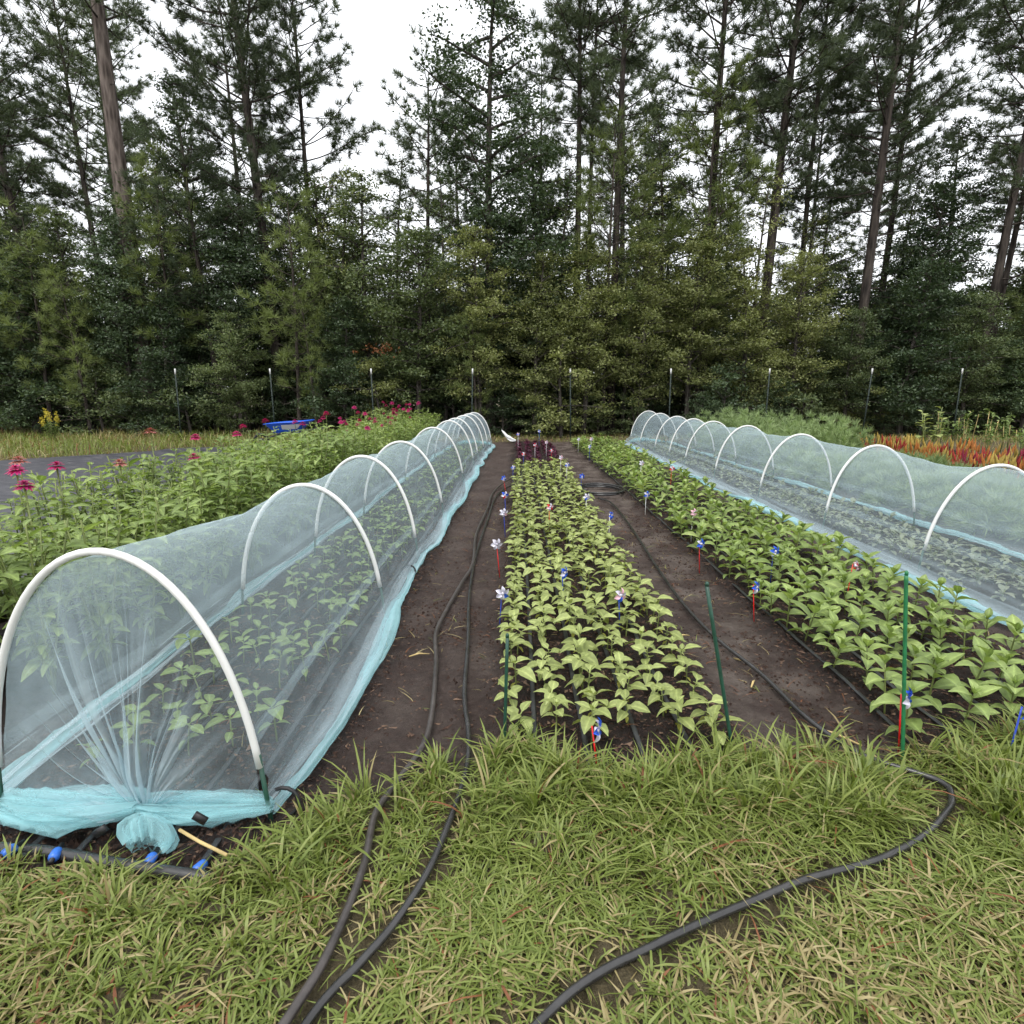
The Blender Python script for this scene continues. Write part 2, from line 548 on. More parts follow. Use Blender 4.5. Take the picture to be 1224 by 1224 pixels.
def axis(parts):
    out = [parts[0][0]]
    for a, b, st in parts:
        k = max(1, int(round((b - a) / st)))
        out += list(a + (b - a) * np.arange(1, k + 1) / k)
    return np.array(out)


xs = axis([(-600, -60, 90), (-60, -14, 4), (-14, -5, .3), (-5, -2, .06), (-2, 2.6, .022), (2.6, 5, .05), (5, 14, .3), (14, 60, 4), (60, 600, 90)])
ys = axis([(-200, -20, 45), (-20, -1, 1.5), (-1, 1, .1), (1, 4.6, .022), (4.6, 9, .05), (9, 19, .1), (19, 40, 1.0), (40, 600, 80)])
GX, GY = np.meshgrid(xs, ys)
Z = gz(GX, GY)
mb = MB()
mb.add(np.stack([GX, GY, Z], -1).reshape(-1, 3), [gridfaces(len(ys), len(xs))])
ground = mb.obj('ground', M['ground'])
tag(ground, kind='structure')
g_, b_, p_ = zones(GX, GY)
far_ = np.clip(sstep(14, 20, np.abs(GX)) + sstep(18, 20, GY), 0, 1)
sand_ = p_ * (.35 + .65 * sstep(.95, 1.2, GX) * (1 - sstep(1.5, 1.7, GX)))
for nm, arr in (('grassy', np.clip(g_ + far_, 0, 1)), ('path', p_), ('sand', sand_)):
    a = ground.data.attributes.new(nm, 'FLOAT', 'POINT')
    a.data.foreach_set('value', arr.ravel().astype(np.float32))


def G0(x, y):
    return float(gz(x, y))


# clods and mulch chips lying on the soil
def scatter_bits(n, x0, x1, y0, y1, smin, smax, flat, maskfn, seed, pw=1.0):
    r = np.random.RandomState(seed)
    x = r.uniform(x0, x1, n); y = y0 + (y1 - y0) * r.rand(n) ** pw
    k = maskfn(x, y, r)
    x, y = x[k], y[k]; n = len(x)
    z = gz(x, y)
    s = r.uniform(smin, smax, n) * r.uniform(.5, 1, n)
    base = np.array([(1, 0, -.25), (-.5, .8, -.25), (-.5, -.8, -.25), (.1, .05, .75)])
    el = r.uniform(1, 3.2 if flat else 1.3, n)
    a = r.uniform(0, 2 * PI, n)
    V = np.repeat(base[None], n, 0) * (1 + .35 * r.randn(n, 4, 3))
    V[:, :, 0] *= el[:, None]
    V[:, :, 2] *= (.45 if flat else .9)
    V = V * s[:, None, None]
    c, q = np.cos(a)[:, None], np.sin(a)[:, None]
    X = V[:, :, 0] * c - V[:, :, 1] * q; Y = V[:, :, 0] * q + V[:, :, 1] * c
    V = np.stack([X + x[:, None], Y + y[:, None], V[:, :, 2] + z[:, None] + .002], -1).reshape(-1, 3)
    o = np.arange(n)[:, None] * 4
    F = np.concatenate([o + np.array([f]) for f in ((0, 1, 3), (1, 2, 3), (2, 0, 3), (0, 2, 1))])
    return V, [F]


def soil_only(x, y, r):
    g, b, p = zones(x, y)
    return (g < .35) & (r.rand(len(x)) < (b * 1.0 + p * .25))


def soil_all(x, y, r):
    g, b, p = zones(x, y)
    return (g < .35) & (r.rand(len(x)) < (b + p * (.06 + .6 * (N2(x * 2.1, y * 2.1) > .22))))


mb = MB()
mb.add(*scatter_bits(34000, -2.1, 3.2, 1.4, 7.5, .004, .014, True, soil_only, 3, 1.5))
tag(mb.obj('mulch', M['chip'], smooth=False), 'loose brown bark mulch chips scattered over the dark soil', 'mulch', kind='stuff')
mb = MB()
mb.add(*scatter_bits(40000, -2.1, 3.2, 1.4, 8.5, .005, .018, False, soil_all, 4, 1.4))
tag(mb.obj('soil_crumbs', M['clod'], smooth=False), 'dark crumbly soil lumps covering the beds', 'soil', kind='stuff')

# black woven fabric left of the flower bed
fx = axis([(-16, -9, .5), (-9, -3.45, .12)]); fy = axis([(2.0, 8, .15), (8, 16, .2)])
FX, FY = np.meshgrid(fx, fy)
lim = np.interp(FX, [-16, -10.9, -9.7, -8.4, -6.5, -3.4], [7.5, 12.0, 13.4, 15.2, 15.6, 15.8])
FYc = 2.0 + (FY - 2.0) / 14.0 * (lim - 2.0) + .12 * N1(FX * 1.7, FY)
FZ = .055 + .022 * N2(FX * .9, FYc * 2.8) + .016 * np.abs(N3(FX * 1.6 + FYc, FYc * 3.1))
mb = MB(); mb.add(np.stack([FX, FYc, FZ], -1).reshape(-1, 3), [gridfaces(len(fy), len(fx))])
tag(mb.obj('landscape_fabric', M['fabric']), 'grey black woven landscape fabric lying left of the flower bed', 'ground cover')


# ------------------------------------------------------------------ grass
def blades(x, y, z, h, w, lean, az, seg=3, seed=0):
    n = len(x)
    r = np.random.RandomState(seed)
    t = np.linspace(0, 1, seg + 1)
    d = np.stack([np.cos(az), np.sin(az), 0 * az], -1)
    sd = np.stack([-np.sin(az), np.cos(az), 0 * az], -1)
    tw = r.uniform(-.6, .6, n)
    P = np.stack([x, y, z], -1)
    cols = []
    for i, ti in enumerate(t):
        c = P + d * (lean * h * ti ** 1.6)[:, None]
        c[:, 2] += h * (ti - .55 * np.clip(lean, 0, 1.3) * ti ** 2.2)
        ww = w * (.75 + .6 * ti) * (1 - ti ** 2.2) * .5 + .0004
        s2 = sd * np.cos(tw * ti)[:, None] + np.array([0, 0, 1]) * np.sin(tw * ti)[:, None]
        if i < seg:
            cols += [c - s2 * ww[:, None], c + s2 * ww[:, None]]
        else:
            cols += [c]
    V = np.stack(cols, 1)
    k = V.shape[1]
    o = np.arange(n)[:, None] * k
    Q = np.concatenate([o + np.array([[2 * i, 2 * i + 1, 2 * i + 3, 2 * i + 2]]) for i in range(seg - 1)])
    Tt = o + np.array([[2 * seg - 2, 2 * seg - 1, 2 * seg]])
    return V.reshape(-1, 3), Q, Tt


HOSES = []


def hose_clear(x, y, h, r):
    """thin the grass where a hose presses it down"""
    keep = np.ones(len(x), bool)
    for P in HOSES:
        d = np.full(len(x), 9.0)
        for i in range(len(P) - 1):
            a = P[i]; b = P[i + 1]; ab = b - a
            t = np.clip(((x - a[0]) * ab[0] + (y - a[1]) * ab[1]) / (ab @ ab), 0, 1)
            d = np.minimum(d, np.hypot(x - a[0] - t * ab[0], y - a[1] - t * ab[1]))
        keep &= (d > .045) | (r.rand(len(x)) < .03)
        # blades between the camera and the hose stay short of it
        tall = h > .075
        keep &= ~((d < .10) & tall & (r.rand(len(x)) < .8))
    return keep


def add_blades(mb, x, y, h, w, lean, az, dryp, seed, red=.0, seg=3, zoff=-.004):
    r = np.random.RandomState(seed)
    k = hose_clear(x, y, h, r)
    x, y, h, w, lean, az = x[k], y[k], h[k], w[k], lean[k], az[k]
    if isinstance(dryp, np.ndarray): dryp = dryp[k]
    V, Q, T = blades(x, y, gz(x, y) + zoff, h, w, lean, az, seg, seed)
    u = r.rand(len(x))
    m = np.where(u < dryp, 1, 0)
    m = np.where(u > 1 - red, 2, m)
    base = mb.n
    mb.add(V, [], 0)
    mb.F += [Q + base, T + base]
    mb.M += [np.tile(m, seg - 1), m]


HOSE_A = [(-.66, .75), (-.54, 1.11), (-.5, 1.27), (-.48, 1.54), (-.5, 1.79), (-.46, 1.97), (-.39, 2.3), (-.44, 2.94), (-.50, 3.38), (-.48, 3.8), (-.43, 4.34), (-.38, 4.9),
      (-.42, 5.96), (-.37, 7.28), (-.34, 8.53), (-.16, 9.49), (.02, 9.9)]
HOSE_B = [(-.62, .75), (-.49, 1.11), (-.41, 1.24), (-.33, 1.39), (-.26, 1.61), (-.2, 2.02), (-.21, 2.31), (-.26, 2.67), (-.29, 3.26), (-.34, 3.97), (-.37, 4.82), (-.36, 5.78),
      (-.33, 6.78), (-.29, 8.18), (-.13, 8.99), (.03, 9.2)]
HOSE_C = [(-.1, .95), (.09, 1.12), (.22, 1.21), (.42, 1.30), (.64, 1.40), (.88, 1.50), (1.14, 1.58), (1.34, 1.67), (1.52, 1.79), (1.6, 1.87), (1.62, 1.96), (1.47, 2.09), (1.40, 2.2),
      (1.34, 2.45), (1.31, 2.85), (1.23, 3.27), (1.19, 3.82), (1.20, 4.56), (1.25, 5.63), (1.29, 6.8), (1.28, 7.69), (1.16, 8.0)]
HOSES += [np.array(P[:13]) for P in (HOSE_A[:7], HOSE_B[:7], HOSE_C[:12])]
GR = [M['grass_green'], M['grass_dry'], M['grass_red']]
r = np.random.RandomState(21)
mb = MB()
# short trodden lawn in front, drier toward the camera
n = 95000
x = r.uniform(-3.2, 3.4, n); y = r.uniform(.35, 2.35, n)
g, _, _ = zones(x, y)
k = (g > .4) & (r.rand(n) < .95)
x, y = x[k], y[k]; n = len(x)
patch = N1(x * 2.3 + 9, y * 2.3); patch2 = N3(x * 5, y * 5)
prox = 1 - sstep(1.0, 1.75, y)
h = r.uniform(.04, .11, n) * (1 + .45 * patch) * (1 - .35 * prox)
add_blades(mb, x, y, h, r.uniform(.0040, .0082, n), r.uniform(.6, 2.1, n), r.uniform(0, 2 * PI, n),
           np.clip(.07 + .28 * prox + .28 * patch2 + .22 * sstep(.3, 1.2, x) * prox, .02, .85), 5, .02)
# clumps of taller crabgrass, fullest along the bed edge
def clumps(nc, xr, yf, hr, per, wr, seed, dry, red=.03, leanr=(.25, 1.1)):
    r = np.random.RandomState(seed)
    cx = r.uniform(*xr, nc); cy = yf(cx, r)
    g, _, _ = zones(cx, cy)
    k = g > .25
    cx, cy = cx[k], cy[k]
    hh = r.uniform(*hr, len(cx))
    m = r.randint(per[0], per[1], len(cx))
    i = np.repeat(np.arange(len(cx)), m)
    az = r.uniform(0, 2 * PI, len(i))
    rad = r.rand(len(i)) ** .7 * .035
    add_blades(mb, cx[i] + np.cos(az) * rad, cy[i] + np.sin(az) * rad, hh[i] * r.uniform(.45, 1.05, len(i)),
               r.uniform(*wr, len(i)), r.uniform(*leanr, len(i)), az + r.uniform(-.5, .5, len(i)), dry, seed + 1, red * .4, 4)
clumps(420, (-.75, 3.2), lambda cx, r: grass_edge(cx) + r.uniform(-.34, .10, len(cx)), (.10, .27), (9, 18), (.006, .012), 31, .06)
clumps(760, (-2.6, 3.2), lambda cx, r: grass_edge(cx) - r.uniform(.05, .6, len(cx)), (.05, .115), (8, 16), (.0045, .0095), 33, .10)
clumps(520, (-3, 3.2), lambda cx, r: r.uniform(.9, 1.5, len(cx)), (.04, .08), (7, 13), (.0045, .0085), 35, .36, .02, (.5, 1.5))
clumps(60, (-2.6, -.8), lambda cx, r: grass_edge(cx) + r.uniform(-.2, .03, len(cx)), (.06, .13), (8, 14), (.006, .011), 37, .3)
# short grass all round for other views
n = 9000
x = r.uniform(-6, 6, n); y = r.uniform(-2.5, 1.9, n)
k = ((np.abs(x) > 3.1) | (y < .4)) & (zones(x, y)[0] > .5)
x, y = x[k], y[k]; n = len(x)
add_blades(mb, x, y, r.uniform(.05, .11, n), r.uniform(.008, .014, n), r.uniform(.4, 1.5, n), r.uniform(0, 2 * PI, n), .35, 7, .02)
tag(mb.obj('grass', GR), 'green and straw coloured grass in front of the beds', 'grass', kind='stuff')

# thin weeds and straw in the paths
mb = MB()
n = 6000
x = r.uniform(-2, 3.2, n); y = r.uniform(1.7, 9, n)
g, b, p = zones(x, y)
k = (r.rand(n) < .18 + .45 * (N2(x * 2.2, y * 2.2) > .25)) & (g < .5)
x, y = x[k], y[k]; n = len(x)
add_blades(mb, x, y, r.uniform(.015, .06, n), r.uniform(.002, .0055, n), r.uniform(1.2, 3.2, n), r.uniform(0, 2 * PI, n), .55, 8, .35)
tag(mb.obj('path_litter', GR), 'sparse straw and thin weeds lying on the soil paths', 'weeds', kind='stuff')

# tall dry grass by the fence on the left, and the strip at the far end
mb = MB()
n = 30000
x = r.uniform(-24, -3.2, n); y = r.uniform(7, 20.5, n)
lim = np.interp(x, [-16, -10.9, -9.7, -8.4, -6.5, -3.4], [7.5, 12.0, 13.4, 15.2, 15.7, 16.5])
k = (y > lim + r.uniform(-.15, .5, n))
x, y = x[k], y[k]; n = len(x)
pp = N1(x * .9, y * .9)
add_blades(mb, x, y, r.uniform(.2, .50, n) * (1 + .35 * pp), r.uniform(.010, .020, n), r.uniform(.2, 1.3, n), r.uniform(0, 2 * PI, n), np.clip(.5 - .8 * N2(x * .5, y * .5), .1, .9), 9, .05)
tag(mb.obj('tall_grass', GR), 'tall half dry grass between the black fabric and the fence', 'grass', kind='stuff')
mb = MB()
n = 9000
x = r.uniform(-3.4, 24, n); y = np.where(r.rand(n) < .6, r.uniform(17.4, 19.8, n), r.uniform(11, 19.8, n))
k = (zones(x, y)[0] > .4) | ((x > 6.5) & (y > 13.5))
x, y = x[k], y[k]; n = len(x)
add_blades(mb, x, y, r.uniform(.06, .22, n) * (1 + .5 * (x > 11)), r.uniform(.010, .020, n), r.uniform(.3, 1.4, n), r.uniform(0, 2 * PI, n), .45, 10, .08)
tag(mb.obj('verge_grass', GR), 'short rough grass strip beyond the far bed ends', 'grass', kind='stuff')

# ------------------------------------------------------------------ hoops
def hoop_curve(hw, h, t0=.21, n=36):
    t = np.linspace(t0, PI - t0, n)
    return np.stack([hw * np.cos(t), 0 * t, h * np.sin(t) ** .95], -1)


ORD = ['first', 'second', 'third', 'fourth', 'fifth', 'sixth', 'seventh', 'eighth', 'ninth', 'tenth']


def hoop(x, y, hw, h, label, group, r=.0165, tilt=0, rz=0):
    e = empty('hoop', (x, y, 0), rz)
    e.rotation_euler = (tilt, 0, rz)
    c = hoop_curve(hw, h)
    mb = MB(); mb.add(*tube(c, r, 12)); mb.obj('pipe', M['pvc'], e)
    for s in (0, -1):
        p = c[s]; d = np.array([np.sign(p[0]) * .03, 0, 0])
        mb = MB(); mb.add(*tube([p + d + [0, 0, -p[2] - .08], p + [0, 0, .05]], .0085, 8)); mb.obj('stake', M['stake'], e)
    tag(e, label, 'hoop', group)
    return e


LH = [1.77, 3.7, 5.05, 6.7, 9.2, 11.3, 12.4, 13.8, 14.9, 16.0]
LHh = [1.0, .91, .94, .93, .94, .94, .94, .94, .94, .93]
RH = [3.2, 4.65, 6.2, 7.9, 9.7, 11.4, 12.6, 13.9, 15.5, 16.8]
RHh = [.93, .92, .93, .93, .94, .93, .92, .92, .93, .95]
LW, RW = .465, .50


def lxc(y):
    return np.interp(y, [1.7, 4, 7, 12, 17], [-1.34, -1.38, -1.33, -1.30, -1.12])


def rxc(y):
    return np.interp(y, [3, 8, 17], [3.90, 3.86, 3.80])


for i, (d, h) in enumerate(zip(LH, LHh)):
    lab = ('nearest large white pipe hoop framing the tied net end' if i == 0 else
           'last white pipe hoop at the far end of the left net tunnel' if i == 9 else
           ORD[i] + ' white pipe hoop from the near end of the left net tunnel')
    hoop(float(lxc(d)), d, LW, h, lab, 'hoops of the left tunnel', .0125 if i == 0 else .0142, R([0, 2, -1, 1, 2, -2, 1, 0, 1, 0][i]), R([0, 3, -2, 1, 0, 2, -1, 0, 1, 0][i]))
for i, (d, h) in enumerate(zip(RH, RHh)):
    if i == 0:
        lab = 'white pipe hoop at the near end of the right net tunnel, out at the edge'
    elif i == 9:
        lab = 'last white pipe hoop at the far end of the right net tunnel'
    else:
        lab = ORD[i - 1] + ' white hoop of the right net tunnel, counted from the right picture edge'
    hoop(float(rxc(d)), d, RW, h, lab, 'hoops of the right tunnel', .0135, R([0, 1, -2, 1, 0, 2, -1, 1, 0, 0][i]), R([0, -2, 2, 0, 1, -2, 1, 0, 0, 0][i]))


# ------------------------------------------------------------------ net covers
def hoop_phase(y, H):
    H = np.asarray(H)
    i = np.clip(np.searchsorted(H, y, 'right') - 1, 0, len(H) - 2)
    p = np.clip((y - H[i]) / (H[i + 1] - H[i]), 0, 1)
    return np.sin(PI * p), (H[i + 1] - H[i])


def arch(Y, TH, xc, hw, H, Hh, seed):
    """Y, TH arrays of equal shape -> points of the net just inside the hoops"""
    q, sp = hoop_phase(Y, H)
    hh = np.interp(Y, H, Hh)
    sag = q * np.clip(sp / 2.0, .5, 1.1)
    na = VN(seed)
    w = na(Y * 2.3, TH * 2.2) * .020 * (.25 + sag) + N2(Y * 7 + TH * 4, TH * 3.0) * .007 + N3(Y * 3 - TH * 5, TH * 9) * .006
    rx = (hw - .017) * (1 - .055 * sag) + w
    rz = (hh - .017) * (1 - (.045 if seed == 101 else .075) * sag * np.sin(TH) ** 2) + w
    return np.stack([xc(Y) + rx * np.cos(TH), Y, rz * np.sin(TH) ** .95], -1)


def net_cover(name, label, xc, hw, H, Hh, seed, knot, flare, front_clips, left_flare=.2):
    root = empty(name, (float(xc(H[0])), H[0], 0))
    inv = Vector((-float(xc(H[0])), -H[0], 0))

    def fin(mb, nm, mat):
        for v in mb.V: v += np.array(inv)
        return mb.obj(nm, mat, root, True, 'gather')
    ys = axis([(H[0], min(H[0] + 5, H[-1]), .045), (H[0] + 5, H[-1], .08)])
    th = np.linspace(.28, PI - .28, 60)
    TH, YY = np.meshgrid(th, ys)
    V = arch(YY, TH, xc, hw, H, Hh, seed)
    mb = MB(); mb.add(V.reshape(-1, 3), [gridfaces(len(ys), len(th))], 0, (0.10 * np.clip(N3(YY * 1.5, TH * 2), 0, 1)).ravel())
    fin(mb, 'net_sheet', M['net'])
    # skirts running down to the soil on both sides
    for side in (1, -1):
        for layer in range(2):
            na = VN(seed + 7 * layer + side)
            v = np.linspace(0 if layer == 0 else .55, 1, 22)
            VV, Y2 = np.meshgrid(v, ys)
            t0 = np.full(Y2.shape, .28 if layer == 0 else .10)
            A = arch(Y2, t0 if side > 0 else PI - t0, xc, hw, H, Hh, seed)
            q, sp = hoop_phase(Y2, H)
            fl = (flare(Y2) if side > 0 else left_flare) + .05 * q + .03 * na(Y2 * 1.1, 0 * Y2) - .035 * layer
            X0 = A[..., 0]; Z0 = A[..., 2]
            X1 = xc(Y2) + side * (hw + fl)
            X = X0 + (X1 - X0) * VV ** 1.25
            Z = Z0 * (1 - VV) ** 1.35 + .05 + .012
            fold = na(VV * (7 + 2 * layer) + Y2 * .9, Y2 * 1.3 + layer * 9) * .016 * np.sin(PI * np.clip(VV, .04, .96)) + .010 * N4(VV * 14 + Y2 * 2.0, Y2 * 2.2)
            X = X + side * fold
            Z = np.maximum(Z + fold * .7, gz(X, Y2) + .008 + .012 * layer)
            mb = MB(); mb.add(np.stack([X, Y2, Z], -1).reshape(-1, 3), [gridfaces(len(ys), len(v))], 0,
                              (-.08 + .26 * VV ** 3 + .45 * np.clip(na(VV * 9 + Y2 * .8, Y2 * .9), 0, 1) ** 1.5 * VV ** 1.3).ravel())
            fin(mb, 'skirt', M['net'])
        # gathered hem rope on the soil
        na = VN(seed + 40 + side)
        a = np.linspace(0, 2 * PI, 18, endpoint=False)
        AA, Y3 = np.meshgrid(a, ys)
        q, sp = hoop_phase(Y3, H)
        fl = (flare(Y3) if side > 0 else left_flare) + .05 * q + .03 * VN(seed + side)(Y3 * 1.1, 0 * Y3)
        rr = (.024 + .014 * na(Y3 * 1.2, 0 * Y3 + 3)) * (1 + .35 * na(np.cos(AA) * 2 + 5 + Y3 * .5, np.sin(AA) * 2 + Y3 * 1.6))
        X = xc(Y3) + side * (hw + fl - .02) + rr * np.cos(AA) * 1.7
        Z = gz(X, Y3) * .5 + .03 + rr * (np.sin(AA) * .8 + .7)
        mb = MB(); mb.add(np.stack([X, Y3, Z], -1).reshape(-1, 3), [gridfaces(len(ys), len(a), True)], 0, (.12 + .5 * np.clip(na(np.cos(AA) * 3 + 9, Y3 * 2.2 + np.sin(AA) * 2), -.2, 1)).ravel())
        fin(mb, 'hem', M['net_dense'])
    # ends pulled together and tied on the ground
    for end in (0, -1):
        y0 = H[end]; sgn = -1 if end == 0 else 1
        K = np.array([float(xc(y0)) + knot[0], y0 + sgn * knot[1], .10])
        na = VN(seed + 60)
        t = np.linspace(.10, PI - .10, 300); rad = np.linspace(0.03, 1, 34)
        TT, RR = np.meshgrid(t, rad)
        A = arch(np.full(TT.shape, y0), TT, xc, hw, H, Hh, seed)
        Pt = K + (A - K) * RR[..., None]
        gather = (1 - RR)
        fld = (na(TT * 13, RR * 1.2) * .55 + N3(TT * 31 + 4, RR * 1.5) * .30 + N2(TT * 5, RR * 2) * .6)
        amp = .060 * gather ** .8 * np.minimum(1, RR * 5)
        Pt[..., 1] += sgn * (fld * amp + .05 * np.sin(PI * RR) ** 1.0 * (1 - .5 * RR))
        Pt[..., 0] += .018 * N4(TT * 9, RR * 3) * gather
        ridge = np.clip(fld * 1.3, 0, 1) ** 1.5
        mb = MB(); mb.add(Pt.reshape(-1, 3), [gridfaces(len(rad), len(t))], 0,
                          np.clip(.55 * gather ** 2.2 + .65 * ridge * gather ** .8, 0, 1.2).ravel())
        fin(mb, 'end_panel', M['net'])
        # bunched cloth along the ground to each side of the tie
        for side in (1, -1):
            foot = np.array([float(xc(y0)) + side * (hw + .02), y0 + sgn * .0, .05])
            for layer in range(3):
                u = np.linspace(0, 1, 80); a = np.linspace(0, 2 * PI, 84, endpoint=False)
                AA, UU = np.meshgrid(a, u)
                nb = VN(seed + 80 + side + layer * 5)
                C = K + (foot - K) * UU[..., None]
                C[..., 1] += sgn * .05 * np.sin(PI * UU) * (1 if side < 0 else .3)
                wid = (.030 + .055 * np.sin(PI * np.clip(UU * .93 + .05, 0, 1)) ** .8) * (1 if side < 0 else .72) * (1 - .25 * layer)
                fr = lambda aa: 1 - .75 * np.abs(nb(aa * 2.4 + UU * 1.2 + layer * 3, UU * 1.5)) ** .8 + .26 * N2(aa * 5.5 + UU * 1.5, UU * 2.0 + layer) + .14 * N3(aa * 11, UU * 3.0)
                rid = fr(AA)
                wrap = np.minimum(1, (2 * PI - AA) / .8)
                rid = rid * wrap + (1 - wrap) * fr(0 * AA)
                Xc = C[..., 0]; Yc = C[..., 1] + np.cos(AA) * wid * 1.25 * rid
                Zc = .055 + wid * .75 + np.sin(AA) * wid * .8 * rid + .05 * (1 - UU) ** 3
                mb = MB(); mb.add(np.stack([Xc, Yc, Zc], -1).reshape(-1, 3), [gridfaces(len(u), len(a), True)], 0,
                                  (-.12 + .35 * (1 - UU) ** 2 + .3 * np.clip(N4(AA * 5, UU * 2.5), 0, 1)).ravel())
                fin(mb, 'bundle', M['net_dense'])
        # ruffled knot
        for shell in range(2):
            nu, nv = 40, 150
            U, AZ = np.meshgrid(np.linspace(0, 1, nu), np.linspace(0, 2 * PI, nv, endpoint=False), indexing='ij')
            prof = np.interp(U, [0, .12, .3, .55, .8, 1], [.016, .040, .066, .078, .070, .050]) * (1 - .22 * shell)
            warp = AZ + .35 * np.sin(AZ * 2 + 1 + shell) + .25 * np.sin(AZ * 3 + 2.5 * U)
            ple = np.sin(warp * 8 + 1.5 * U + 2 * shell) * .5 + np.sin(warp * 13 + 2.0 * U) * .30 + np.sin(AZ * 3 + 1.1 + shell) * .55
            rr = prof * (1 + (.05 + .20 * U) * ple)
            ax = U * .10 + .020 * U * ple
            Kp = K + np.array([.045, sgn * .035, .005])
            Pk = np.stack([Kp[0] + rr * np.cos(AZ) * 1.15 + .25 * ax, Kp[1] + sgn * (ax * .75 + .25 * rr * np.sin(AZ)), Kp[2] + rr * np.sin(AZ) * .95 - ax * .45], -1)
            Pk[..., 2] = np.maximum(Pk[..., 2], .012)
            mb = MB(); mb.add(Pk.reshape(-1, 3), [gridfaces(nu, nv, True)], 0, np.clip(.10 + .22 * ple, -.1, .5).ravel())
            fin(mb, 'knot', M['net_dense'])
        # black clips
        for dx, dy, dz, ang in ((-.045, -.06, .11, .6), (.27, -.05, .15, -.6)):
            mb = MB(); V, F = box(-.022, .022, -.006, .006, -.012, .012)
            c, s = math.cos(ang), math.sin(ang)
            V = np.stack([V[:, 0] * c - V[:, 2] * s, V[:, 1], V[:, 0] * s + V[:, 2] * c], -1) + K + np.array([dx, sgn * .08 + (dy if end == 0 else 0), dz - .10 + .03])
            mb.add(V, F); fin(mb, 'clip', M['black'])
    for (cy, cx_off) in front_clips:
        a = np.linspace(0, 2 * PI, 16)
        px = float(xc(cy)) + hw + float(flare(np.array(cy))) - .02 + cx_off
        ring = np.stack([px + .055 * np.cos(a), cy + 0 * a + .01 * np.sin(a), .065 + .05 * np.sin(a)], -1)
        mb = MB(); mb.add(*tube(ring, .007, 6, False)); fin(mb, 'clip', M['black'])
    tag(root, label, 'net cover', 'insect net tunnels')
    return root


net_cover('net_cover', 'pale aqua insect net over the left tunnel, its near end tied in a knot', lxc, LW, LH, LHh, 101, (.075, .06),
          lambda y: np.interp(y, [1.7, 2.3, 3, 4.4, 5, 8, 16], [.05, .10, .12, .05, .07, .10, .08]), [(4.5, 0), (1.80, .01)], .10)
net_cover('net_cover', 'pale aqua insect net over the right tunnel, sagging between hoops', rxc, RW, RH, RHh, 202, (.0, .07),
          lambda y: 0 * y + .12, [], .24)

# ------------------------------------------------------------------ plants: shapes
GEO = {}
RIB = set()
MESHC = {}


def leaf_geo(L, W, n=6, pet=.18, shape='heart', rise=.25, droop=.55, fold=.25, wave=.0, petw=.07):
    t = np.concatenate([[0], np.linspace(pet, 1, n)])
    u = np.clip((t - pet) / (1 - pet), 0, 1)
    if shape == 'heart':
        w = u ** .48 * (1 - u) ** .85; w /= w.max()
    elif shape == 'ovate':
        w = u ** .6 * (1 - u) ** .75; w /= w.max()
    else:
        w = np.sin(PI * u ** .85) ** .9
    w = np.maximum(w * W / 2, np.where(t <= pet, petw * W, .002))
    y = L * t * (1 - .12 * droop * t)
    z = L * (rise * t - droop * t ** 2)
    c = np.stack([0 * t, y, z], -1)
    wz = z + fold * w + wave * W * np.sin(t * 17)
    l = np.stack([-w, y, wz], -1); rr = np.stack([w, y, z + fold * w + wave * W * np.sin(t * 17 + 2)], -1)
    V = np.stack([l, c, rr], 1).reshape(-1, 3)
    return V, [gridfaces(len(t), 3)]


def geo(key, VF, mat):
    GEO[key] = (VF[0], VF[1], mat)
    return key


def lgeo(key, VF, mat):
    geo(key, VF, mat)
    RIB.add(key)
    return key


def rib(key):
    return np.tile([0., 1., 0.], len(GEO[key][0]) // 3) if key in RIB else 0.


def part_mesh(key):
    if key not in MESHC:
        V, F, mat = GEO[key]
        mb = MB(); mb.add(V, F, 0, rib(key))
        MESHC[key] = mb.mesh(key, [M[mat]], True, 'rib')
    return MESHC[key]


class Spec:
    def __init__(s, name):
        s.name = name; s.items = []; s.me = None

    def put(s, part, key, mat4):
        s.items.append((part, key, mat4))

    def merged(s):
        if s.me is None:
            mb = MB(); mats = []
            for part, key, m4 in s.items:
                V, F, mt = GEO[key]
                if mt not in mats: mats.append(mt)
                A = np.array(m4)
                mb.add(V @ A[:3, :3].T + A[:3, 3], F, mats.index(mt), rib(key))
            s.me = mb.mesh(s.name, [M[m] for m in mats], True, 'rib')
        return s.me


def place(spec, loc, rz, sz, label, cat, group, explode=False, tilt=(0, 0)):
    if explode:
        e = empty(spec.name, loc, rz, sz)
        e.rotation_euler = (tilt[0], tilt[1], rz)
        for part, key, m4 in spec.items:
            o = bpy.data.objects.new(part, part_mesh(key))
            COL.objects.link(o); o.parent = e
            o.matrix_basis = m4
    else:
        e = bpy.data.objects.new(spec.name, spec.merged())
        COL.objects.link(e)
        e.location = loc; e.rotation_euler = (tilt[0], tilt[1], rz); e.scale = (sz, sz, sz)
    return tag(e, label, cat, group)


def mat4(z=0, az=0, pitch=0, s=1, x=0, y=0, roll=0):
    return (Matrix.Translation((x, y, z)) @ Matrix.Rotation(az, 4, 'Z') @ Matrix.Rotation(pitch, 4, 'X')
            @ Matrix.Rotation(roll, 4, 'Y') @ Matrix.Scale(s, 4))


